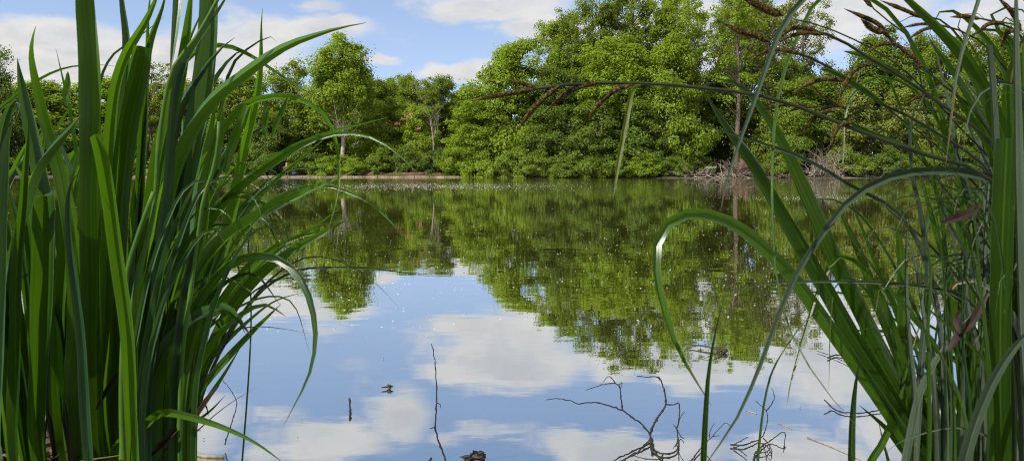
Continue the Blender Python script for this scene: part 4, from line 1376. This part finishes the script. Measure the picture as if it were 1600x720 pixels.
# more blades standing deeper in the three clumps
for par, x0, x1, cnt in ((IA, -110, 90, 28), (IB, 80, 220, 26), (IC, 190, 300, 28)):
    for k in range(cnt):
        bx = random.uniform(x0, x1)
        Y = random.uniform(1.35, 1.95)
        lean = (bx - 110) / 190
        top = random.uniform(190, 430) if bx < 200 else random.uniform(270, 520)
        dx = lean * random.uniform(20, 150) + random.gauss(10, 48)
        if bx > 190: dx += random.uniform(10, 70)
        dx = min(dx, 95)
        m_ = random.choice(['iris', 'iris', 'iris_blue', 'iris_shade', 'iris_shade', 'iris_shade', 'iris_shade'])
        pts = [(bx + dx * .05, 640), (bx + dx * .22, 640 + (top - 640) * .4), (bx + dx * .55, 640 + (top - 640) * .75), (bx + dx, top)]
        if random.random() < .6:
            e_ = random.uniform(15, 60)
            pts += [(bx + dx * 1.15 + e_ * .5, top - 12), (bx + dx * 1.3 + e_, top + random.uniform(-10, 50))]
        blade(par, 'leaf', pts, random.uniform(7, 18) * 1.5 / Y, Y, Y * random.uniform(.95, 1.08), m_, bx, random.choice(['taper', 'taper', 'wide']))

# litter on the left bank: old strands nobody would count
lt = MB()
for k in range(420):
    X = random.uniform(-1.35, -.45)
    Y = random.uniform(.9, 2.0)
    z = ground_z(X, Y)
    if z < .02: continue
    a_ = random.random() * 6.28
    L = random.uniform(.03, .14)
    d = Vector((math.cos(a_), math.sin(a_), random.uniform(-.1, .35)))
    p = Vector((X, Y, z + random.uniform(.002, .03)))
    s = Vector((-d.y, d.x, .1)) * random.uniform(.0015, .004)
    b = len(lt.v)
    q = p + d * L * .5 + Vector((0, 0, .01)); r_ = p + d * L
    for v in (p - s, p + s, q + s, q - s, r_ + s * .4, r_ - s * .4):
        lt.v.append(tuple(v))
    lt.f += [(b, b + 1, b + 2, b + 3), (b + 3, b + 2, b + 4, b + 5)]
tag(lt.build('leaf_litter', M['litter']), 'brown dead reed litter on the mud between the iris stems', 'litter', kind='stuff')

# ---------------- right side
GR = 'sedge clumps on the right bank'
SA = thing('sedge_plant', root_at(1480, 1.5), 'sedge clump with broad dark blades leaning left over the water', 'sedge', GR)
SB = thing('sedge_plant', root_at(1640, 1.45), 'flowering sedge with thin dark stalks and drooping brown spikes', 'sedge', GR)
SC = thing('sedge_plant', root_at(1560, 1.3), 'tangled grey green sedge clump filling the right edge', 'sedge', GR)
for (pts, w, y0, y1, mat, root, prof) in [
    ([(1468, 750), (1440, 700), (1390, 620), (1340, 540), (1290, 452), (1243, 372), (1200, 298), (1172, 250), (1148, 218), (1120, 176), (1098, 138)], 26, 1.4, 1.25, 'sedge', 1490, 'wide'),
    ([(1478, 750), (1436, 664), (1392, 582), (1350, 496), (1312, 420), (1276, 340), (1246, 272), (1220, 218), (1192, 172), (1165, 140), (1140, 126), (1122, 124)], 26, 1.45, 1.3, 'sedge', 1496, 'wide'),
    ([(1455, 750), (1428, 706), (1380, 632), (1330, 560), (1280, 490), (1232, 426), (1190, 384), (1150, 352), (1110, 336), (1072, 335), (1041, 353), (1026, 388), (1028, 432), (1040, 490), (1060, 546), (1086, 592), (1112, 634)], 23, 1.4, 1.2, 'sedge', 1476, 'taper'),
    ([(1490, 760), (1440, 640), (1400, 540), (1370, 470), (1345, 400), (1320, 345), (1300, 300)], 25, 1.5, 1.5, 'sedge', 1505, 'taper'),
    ([(1450, 740), (1400, 640), (1360, 560), (1345, 500), (1310, 440), (1296, 420)], 20, 1.5, 1.5, 'sedge', 1465, 'taper'),
    ([(1425, 740), (1418, 640), (1412, 520), (1410, 430), (1403, 360), (1395, 310)], 22, 1.45, 1.45, 'sedge', 1430, 'wide'),
    ([(1510, 700), (1500, 560), (1485, 440), (1462, 360), (1442, 290), (1425, 240)], 17, 1.5, 1.45, 'sedge', 1520, 'taper'),
    ([(1470, 560), (1420, 490), (1370, 425), (1340, 385), (1322, 368)], 10, 1.4, 1.35, 'sedge', 1520, 'taper'),
    ([(1410, 520), (1398, 480), (1372, 420), (1340, 340), (1325, 310), (1322, 322)], 12, 1.55, 1.5, 'sedge', 1440, 'taper'),
    ([(1330, 740), (1332, 660), (1337, 600), (1344, 560)], 14, 1.3, 1.3, 'sedge', 1330, 'wide'),
    ([(1098, 760), (1100, 700), (1103, 640), (1107, 585), (1116, 528), (1130, 468)], 13, 1.1, 1.1, 'sedge', 1096, 'taper'),
    ([(1350, 745), (1380, 690), (1400, 640), (1420, 560), (1440, 500)], 14, 1.4, 1.4, 'sedge', 1350, 'taper'),
    ([(1450, 735), (1420, 712), (1384, 668), (1342, 632)], 18, 1.5, 1.45, 'sedge', 1470, 'taper'),
    ([(1470, 735), (1425, 690), (1385, 640), (1362, 622)], 15, 1.55, 1.5, 'sedge', 1480, 'taper'),
    ([(1470, 735), (1445, 700), (1400, 655), (1365, 600), (1345, 590)], 11, 1.6, 1.6, 'sedge', 1486, 'taper'),
    ([(1390, 735), (1380, 690), (1372, 655)], 10, 1.5, 1.5, 'sedge', 1390, 'taper'),
    ([(1420, 735), (1405, 690), (1398, 665)], 9, 1.4, 1.4, 'sedge', 1420, 'taper'),
    ([(1500, 640), (1450, 560), (1400, 500), (1360, 475)], 12, 1.6, 1.6, 'sedge', 1520, 'taper'),
    ([(1440, 640), (1480, 560), (1520, 500), (1560, 470)], 14, 1.6, 1.6, 'sedge', 1420, 'taper'),
]:
    blade(SA, 'leaf', pts, w, y0, y1, mat, root, prof, roll=random.uniform(-.4, .4))
# leaves whose tips hang in front of the water
for (pts, w, y0, y1, mat, root, prof) in [
    ([(1690, 300), (1640, 60), (1520, -90), (1360, -80), (1290, -30), (1250, 4), (1222, 42), (1203, 88), (1182, 150), (1160, 210), (1143, 258), (1130, 305), (1126, 330)], 13, 1.3, .95, 'sedge_grey', 1720, 'both'),
    ([(1470, 520), (1440, 390), (1400, 330), (1330, 290), (1262, 250), (1205, 228), (1150, 211), (1110, 198), (1075, 188), (1038, 176)], 10, 1.35, 1.15, 'sedge_grey', 1490, 'long'),
    ([(1660, 400), (1600, 300), (1540, 276), (1490, 267), (1430, 268), (1382, 280), (1330, 311), (1282, 370), (1242, 432), (1212, 505), (1180, 590), (1150, 655), (1095, 735)], 14, 1.3, 1.1, 'sedge_grey', 1640, 'both'),
    ([(1560, 540), (1500, 462), (1450, 449), (1400, 443), (1330, 440), (1262, 440), (1192, 444), (1130, 456), (1074, 461)], 9, 1.35, 1.2, 'sedge_grey', 1590, 'long'),
    ([(1500, 560), (1420, 490), (1350, 462), (1280, 456), (1210, 458), (1150, 462), (1065, 461)], 6, 1.5, 1.4, 'sedge', 1520, 'long'),
    ([(1420, 600), (1350, 420), (1310, 400), (1280, 450), (1262, 505), (1246, 560), (1235, 600), (1229, 636)], 10, 1.4, 1.3, 'sedge', 1440, 'both'),
    ([(1500, 300), (1400, 30), (1300, -20), (1245, 60), (1216, 150), (1207, 250), (1207, 330), (1213, 430), (1228, 500), (1252, 552), (1292, 612), (1345, 672)], 7, 1.35, 1.1, 'sedge', 1560, 'both'),
    ([(1400, 560), (1340, 440), (1308, 440), (1298, 500), (1296, 560), (1295, 610)], 4, 1.4, 1.3, 'sedge', 1420, 'both'),
    ([(1500, 300), (1440, 150), (1370, 120), (1325, 160), (1318, 230), (1316, 290)], 8, 1.4, 1.3, 'sedge', 1540, 'both'),
    ([(1470, 330), (1420, 200), (1370, 95), (1348, 100), (1330, 160), (1310, 210), (1300, 235)], 9, 1.4, 1.35, 'sedge', 1500, 'long'),
    ([(1200, 600), (1230, 540), (1260, 500), (1300, 470)], 5, 1.3, 1.3, 'sedge', 1180, 'both'),
]:
    blade(SA, 'leaf', pts, w, y0, y1, mat, root, prof, roll=random.uniform(-.3, .3))

# right-edge clump
for (pts, w, y0, y1, mat, root, prof) in [
    ([(1562, 740), (1562, 600), (1564, 450), (1567, 330), (1570, 260), (1572, 216)], 33, 1.12, 1.12, 'sedge', 1562, 'blunt'),
    ([(1608, 740), (1602, 560), (1596, 400), (1592, 240), (1589, 120), (1588, 20), (1586, -80)], 15, 1.1, 1.1, 'sedge_grey', 1610, 'wide'),
    ([(1588, 740), (1584, 560), (1580, 400), (1586, 260), (1590, 180)], 26, 1.25, 1.25, 'sedge', 1588, 'wide'),
    ([(1660, 300), (1650, 0), (1600, -80), (1550, -60), (1526, 10), (1508, 65), (1494, 120), (1486, 190), (1477, 265)], 11, 1.25, 1.1, 'sedge_grey', 1690, 'both'),
    ([(1590, 420), (1568, 225), (1550, 170), (1520, 108), (1482, 62), (1444, 24), (1405, -12), (1360, -50)], 26, 1.25, 1.15, 'sedge', 1600, 'wide'),
    ([(1580, 420), (1550, 222), (1516, 155), (1484, 105), (1462, 78), (1448, 52)], 21, 1.3, 1.25, 'sedge', 1590, 'wide'),
    ([(1590, 420), (1566, 220), (1545, 160), (1525, 105), (1512, 80)], 25, 1.3, 1.25, 'sedge', 1600, 'wide'),
    ([(1580, 420), (1552, 240), (1520, 190), (1490, 140), (1470, 120)], 20, 1.35, 1.3, 'sedge', 1590, 'wide'),
    ([(1600, 420), (1580, 220), (1572, 140), (1590, 80), (1620, 20)], 22, 1.3, 1.25, 'sedge', 1610, 'wide'),
    ([(1540, 420), (1500, 260), (1480, 150), (1466, 95), (1460, 60), (1450, 46)], 13, 1.4, 1.4, 'sedge_grey', 1555, 'taper'),
    ([(1570, 420), (1560, 300), (1556, 200), (1551, 120), (1546, 72)], 9, 1.2, 1.15, 'sedge_grey', 1575, 'blunt'),
    ([(1640, 300), (1610, 150), (1572, 128), (1545, 135), (1522, 160), (1509, 200), (1505, 245)], 9, 1.2, 1.15, 'sedge_grey', 1660, 'both'),
    ([(1640, 300), (1610, 160), (1580, 143), (1548, 154), (1526, 176)], 7, 1.2, 1.15, 'sedge_grey', 1660, 'long'),
    ([(1500, 760), (1512, 700), (1532, 640), (1560, 580), (1598, 528), (1650, 480)], 22, 1.1, 1.05, 'sedge_grey', 1490, 'wide'),
    ([(1410, 750), (1420, 690), (1436, 618), (1460, 566), (1498, 516), (1530, 480), (1560, 440)], 12, 1.2, 1.15, 'sedge_grey', 1405, 'wide'),
    ([(1560, 700), (1500, 668), (1445, 676), (1402, 692), (1380, 712)], 10, 1.2, 1.15, 'sedge_grey', 1590, 'long'),
    ([(1560, 620), (1510, 400), (1478, 340), (1470, 310), (1478, 285), (1500, 262)], 8, 1.3, 1.2, 'sedge_grey', 1580, 'both'),
    ([(1620, 320), (1560, 300), (1510, 295), (1480, 320), (1470, 350)], 7, 1.2, 1.15, 'sedge_grey', 1660, 'long'),
    ([(1440, 560), (1450, 440), (1440, 340), (1425, 270), (1424, 190), (1440, 150), (1480, 130)], 11, 1.35, 1.25, 'sedge_grey', 1430, 'both'),
    ([(1600, 330), (1530, 275), (1470, 268), (1425, 272), (1390, 300), (1380, 340)], 8, 1.3, 1.25, 'sedge', 1640, 'long'),
    ([(1430, 640), (1420, 520), (1416, 420), (1420, 340), (1430, 310)], 10, 1.25, 1.2, 'sedge_grey', 1425, 'taper'),
    ([(1560, 560), (1500, 440), (1440, 370), (1390, 330), (1365, 302), (1345, 296)], 9, 1.4, 1.3, 'sedge_grey', 1580, 'long'),
    ([(1560, 400), (1500, 312), (1430, 320), (1370, 345), (1310, 352)], 7, 1.4, 1.3, 'sedge', 1580, 'long'),
    ([(1480, 640), (1460, 480), (1440, 430), (1410, 410), (1372, 386)], 6, 1.3, 1.25, 'fluff', 1490, 'long'),
    ([(1540, 740), (1530, 560), (1510, 460), (1520, 380), (1545, 330)], 12, 1.3, 1.25, 'sedge_grey', 1540, 'taper'),
]:
    blade(SC, 'leaf', pts, w, y0, y1, 'sedge_grey' if mat == 'fluff' else mat, root, prof, roll=random.uniform(-.4, .4))
for pts, w in (([(1482, 548), (1500, 520), (1520, 500), (1545, 455)], 13), ([(1500, 520), (1496, 500), (1506, 480)], 12), ([(1472, 348), (1500, 338), (1520, 328), (1532, 320)], 13), ([(1515, 340), (1522, 330), (1530, 322)], 8)):
    blade(SC, 'dead_leaf', pts, w, 1.12, 1.15, 'rust', None, 'both', roll=.3, fold=.3)
# thin glaucous leaves crossing low over the clump
for k in range(24):
    Y = random.uniform(1.12, 1.55)
    bx = random.uniform(1500, 1680)
    ay = random.uniform(235, 470)
    ax = random.uniform(1430, 1560)
    l_ = random.uniform(50, 130)
    pts = [(bx, 680), (bx - 15, 680 + (ay - 680) * .6), (ax + (bx - ax) * .35, ay + 30), (ax, ay), (ax - l_ * .5, ay + random.uniform(-6, 14)), (ax - l_, ay + random.uniform(20, 80))]
    blade(SC, 'leaf', pts, random.uniform(6, 11), Y, Y * .95, random.choice(['sedge_grey', 'sedge', 'sedge_shade']), bx, 'long')
# tangle filling the right edge
for k in range(26):
    bx = random.uniform(1450, 1640)
    Y = random.uniform(1.1, 1.5)
    ax = bx + random.gauss(-40, 60); ay = random.uniform(240, 560)
    s_ = random.choice([-1, -1, -1, 1]) * random.uniform(30, 110)
    pts = [(bx, 690), (bx + (ax - bx) * .35, 690 + (ay - 690) * .55), (ax, ay), (ax + s_ * .6, ay - 8), (ax + s_, ay + random.uniform(10, 80))]
    blade(SC, 'leaf', pts, random.uniform(6, 11), Y, Y * .96, random.choice(['sedge_grey', 'sedge_shade', 'sedge', 'sedge']), bx, 'long')
for k in range(24):
    bx = random.uniform(1500, 1720)
    Y = random.uniform(1.15, 1.85)
    top = random.uniform(250, 520)
    dx = random.gauss(-30, 50)
    m_ = random.choice(['sedge', 'sedge_shade', 'sedge_shade', 'sedge_grey'])
    pts = [(bx + dx * .1, 650), (bx + dx * .25, 650 + (top - 650) * .5), (bx + dx * .6, 650 + (top - 650) * .85), (bx + dx, top)]
    if random.random() < .6:
        s_ = random.choice([-1, -1, 1]) * random.uniform(20, 60)
        pts += [(bx + dx + s_ * .7, top + 4), (bx + dx + s_ * 1.3, top + random.uniform(20, 90))]
    blade(SC, 'leaf', pts, random.uniform(7, 15), Y, Y * random.uniform(.9, 1.05), m_, bx, random.choice(['taper', 'long', 'wide']))
for k in range(22):
    bx = random.uniform(1420, 1540)
    Y = random.uniform(1.35, 1.8)
    top = random.uniform(380, 600)
    dx = random.gauss(-30, 45)
    pts = [(bx + dx * .1, 690), (bx + dx * .3, 690 + (top - 690) * .5), (bx + dx * .7, 690 + (top - 690) * .88), (bx + dx, top)]
    if random.random() < .5:
        pts += [(bx + dx - 22, top + 6), (bx + dx - 44, top + 40)]
    blade(SA, 'leaf', pts, random.uniform(5, 12), Y, Y, random.choice(['sedge', 'sedge_shade', 'sedge_shade', 'sedge_grey']), bx, 'long')
for k in range(34):   # leafy sedge tops between the stalks, upper right
    bx = random.uniform(1530, 1680)
    Y = random.uniform(1.3, 1.7)
    top = random.uniform(20, 230)
    dx = random.gauss(-50, 50)
    pts = [(bx, 500), (bx + dx * .2, 340), (bx + dx * .6, top + 70), (bx + dx, top)]
    if random.random() < .6:
        s_ = random.choice([-1, 1]) * random.uniform(15, 50)
        pts += [(bx + dx + s_, top - 6), (bx + dx + s_ * 1.8, top + random.uniform(15, 60))]
    blade(SB, 'leaf', pts, random.uniform(7, 15), Y, Y, random.choice(['sedge', 'sedge', 'sedge_grey']), bx + 10, random.choice(['taper', 'long']))


def spike(st_o, org, pts, Y, w):
    P = [at(x, y, Y) for x, y in pts]
    n = 36
    S = [Vector(s) for s in spline([tuple(p) for p in P], n)]
    mb = MB()
    rad = []
    for i in range(n + 1):
        t = i / n
        rad.append(w * .72 / FPX * Y * .5 * max(.12, min(1, (t + .03) * 6, (1.04 - t) * 2.6)) * (1 + .18 * random.random()))
    mb.tube([s - org for s in S], rad, 9)
    # bristly scales standing off the spike
    for i in range(1, n):
        T = (S[i + 1] - S[i - 1]).normalized()
        for q in range(5):
            d = Vector((random.gauss(0, 1), random.gauss(0, 1), random.gauss(0, 1)))
            d = (d - T * d.dot(T)).normalized()
            p0 = S[i] - org + d * rad[i] * .8
            p1 = p0 + d * rad[i] * random.uniform(.3, .6) + T * rad[i] * random.uniform(.5, 1.4)
            s = d.cross(T) * rad[i] * .22
            b = len(mb.v)
            mb.v += [tuple(p0 - s), tuple(p0 + s), tuple(p1)]
            mb.f.append((b, b + 1, b + 2))
    return mb.build('flower_spike', M['spike'], st_o)


stalks = [
    # stalk points from foot to tip, width, Y, spikes
    ([(1600, 380), (1540, 275), (1440, 240), (1340, 204), (1250, 168), (1180, 148), (1100, 138), (1020, 131), (950, 130), (890, 132), (835, 139)], 9, 1.15, 1.0,
     [([(838, 139), (790, 147), (735, 158)], 10, 1.0), ([(840, 139), (815, 130), (790, 124)], 8, 1.0), ([(876, 133), (845, 158), (825, 180), (807, 206)], 11, 1.0),
      ([(940, 129), (905, 136), (872, 156), (850, 178)], 11, 1.02), ([(990, 132), (960, 142), (935, 164), (917, 189)], 11, 1.03),
      ([(1308, 172), (1280, 178), (1264, 192), (1254, 209)], 8, 1.1), ([(1338, 190), (1314, 196), (1303, 212), (1299, 229)], 8, 1.1)]),
    ([(1610, 360), (1540, 215), (1480, 170), (1420, 128), (1388, 108), (1350, 86), (1312, 62), (1280, 50), (1262, 47)], 8, 1.25, 1.15,
     [([(1278, 49), (1250, 43), (1232, 48), (1216, 63)], 9, 1.15), ([(1290, 54), (1255, 52), (1235, 57), (1218, 66)], 8, 1.15), ([(1368, 99), (1340, 106), (1322, 130), (1309, 160)], 9, 1.17)]),
    ([(1590, 380), (1540, 262), (1480, 218), (1420, 182), (1382, 165), (1332, 132), (1290, 102), (1255, 86), (1235, 81)], 7, 1.3, 1.2,
     [([(1255, 86), (1222, 78), (1198, 80), (1172, 94)], 9, 1.2), ([(1322, 127), (1290, 124), (1262, 132), (1238, 149)], 8, 1.2)]),
    ([(1590, 320), (1530, 182), (1470, 130), (1420, 86), (1390, 60), (1375, 48)], 6, 1.3, 1.25,
     [([(1392, 60), (1372, 38), (1345, 25), (1319, 14)], 9, 1.25), ([(1382, 52), (1365, 46), (1345, 30)], 12, 1.25), ([(1424, 90), (1400, 70), (1375, 70), (1352, 84)], 8, 1.25), ([(1445, 108), (1420, 84), (1398, 82)], 7, 1.26)]),
    ([(1620, 240), (1560, 92), (1510, 52), (1470, 40), (1440, 28)], 5, 1.3, 1.25,
     [([(1442, 29), (1418, 18), (1396, 9), (1375, 1)], 8, 1.25), ([(1462, 39), (1438, 38), (1408, 44)], 6, 1.25), ([(1472, 41), (1445, 46), (1418, 62)], 7, 1.25)]),
    ([(1640, 200), (1600, 60), (1560, 36), (1530, 29)], 5, 1.3, 1.25,
     [([(1532, 30), (1510, 26), (1484, 27)], 8, 1.25), ([(1572, 36), (1545, 38), (1524, 54)], 8, 1.25), ([(1592, 46), (1574, 52), (1562, 74)], 8, 1.25), ([(1596, 50), (1580, 18), (1556, -6)], 9, 1.25)]),
    ([(1640, 240), (1580, 160), (1540, 195), (1480, 176), (1400, 170), (1330, 168), (1260, 166)], 4, 1.4, 1.35,
     [([(1262, 166), (1235, 163), (1208, 166), (1184, 175)], 8, 1.35), ([(1280, 167), (1252, 168), (1228, 176)], 6, 1.35), ([(1330, 175), (1308, 162), (1285, 148), (1260, 126)], 6, 1.35), ([(1480, 152), (1450, 150), (1430, 154), (1412, 165)], 7, 1.35)]),
    ([(1600, 330), (1500, 200), (1400, 100), (1330, 60), (1280, 40), (1240, 30)], 4, 1.35, 1.25,
     [([(1224, 25), (1200, 16), (1178, 5), (1154, -6)], 15, 1.25)]),
    ([(1590, 400), (1500, 262), (1400, 180), (1320, 120), (1260, 88), (1215, 70)], 4, 1.4, 1.3,
     [([(1204, 66), (1182, 56), (1160, 50), (1130, 37)], 13, 1.3)]),
    ([(1560, 420), (1480, 300), (1420, 230), (1390, 205), (1350, 200)], 4, 1.4, 1.4, [([(1352, 201), (1326, 199), (1298, 202)], 5, 1.4)]),
    ([(1540, 420), (1470, 290), (1420, 60), (1380, 28), (1360, 8), (1348, -14)], 4, 1.35, 1.3, [([(1362, 12), (1350, -4), (1330, -24)], 9, 1.3)]),
]
for (pts, w, y0, y1, spk) in stalks:
    so = stem(SB, 'flower_stalk', pts, w, y0, y1, 'stalk', 1640, (.45, .7))
    for (sp_, sw, sy) in spk:
        o = spike(so, SB.location, sp_, sy, sw)
# green sheathing leaves on the stalks
for pts, w in (([(1420, 128), (1388, 107), (1350, 88), (1318, 80)], 10), ([(1382, 163), (1340, 135), (1300, 112), (1280, 108)], 9), ([(1450, 245), (1400, 222), (1340, 198), (1290, 168)], 6)):
    blade(SB, 'leaf', pts, w, 1.22, 1.2, 'sedge', None, 'both', roll=.4)

blade(SB, 'leaf', [(1002, 133), (992, 137), (986, 152), (978, 192), (967, 252), (957, 312)], 8, 1.0, .93, 'yellowing', None, 'both', roll=.3)

# ------------------------------------------------------------------ render settings
vs = scene.view_settings
scene.display_settings.display_device = 'sRGB'
vs.view_transform = 'Standard'
vs.look = 'None'
vs.exposure = 0.62
vs.gamma = 1.0
scene.cycles.filter_width = 1.0
scene.cycles.use_denoising = True
scene.cycles.denoising_prefilter = 'NONE'
scene.cycles.denoiser = 'OPENIMAGEDENOISE'
scene.cycles.use_adaptive_sampling = False
scene.cycles.max_bounces = 8
scene.cycles.diffuse_bounces = 3
scene.cycles.glossy_bounces = 3
scene.cycles.transmission_bounces = 4
scene.cycles.sample_clamp_indirect = 6
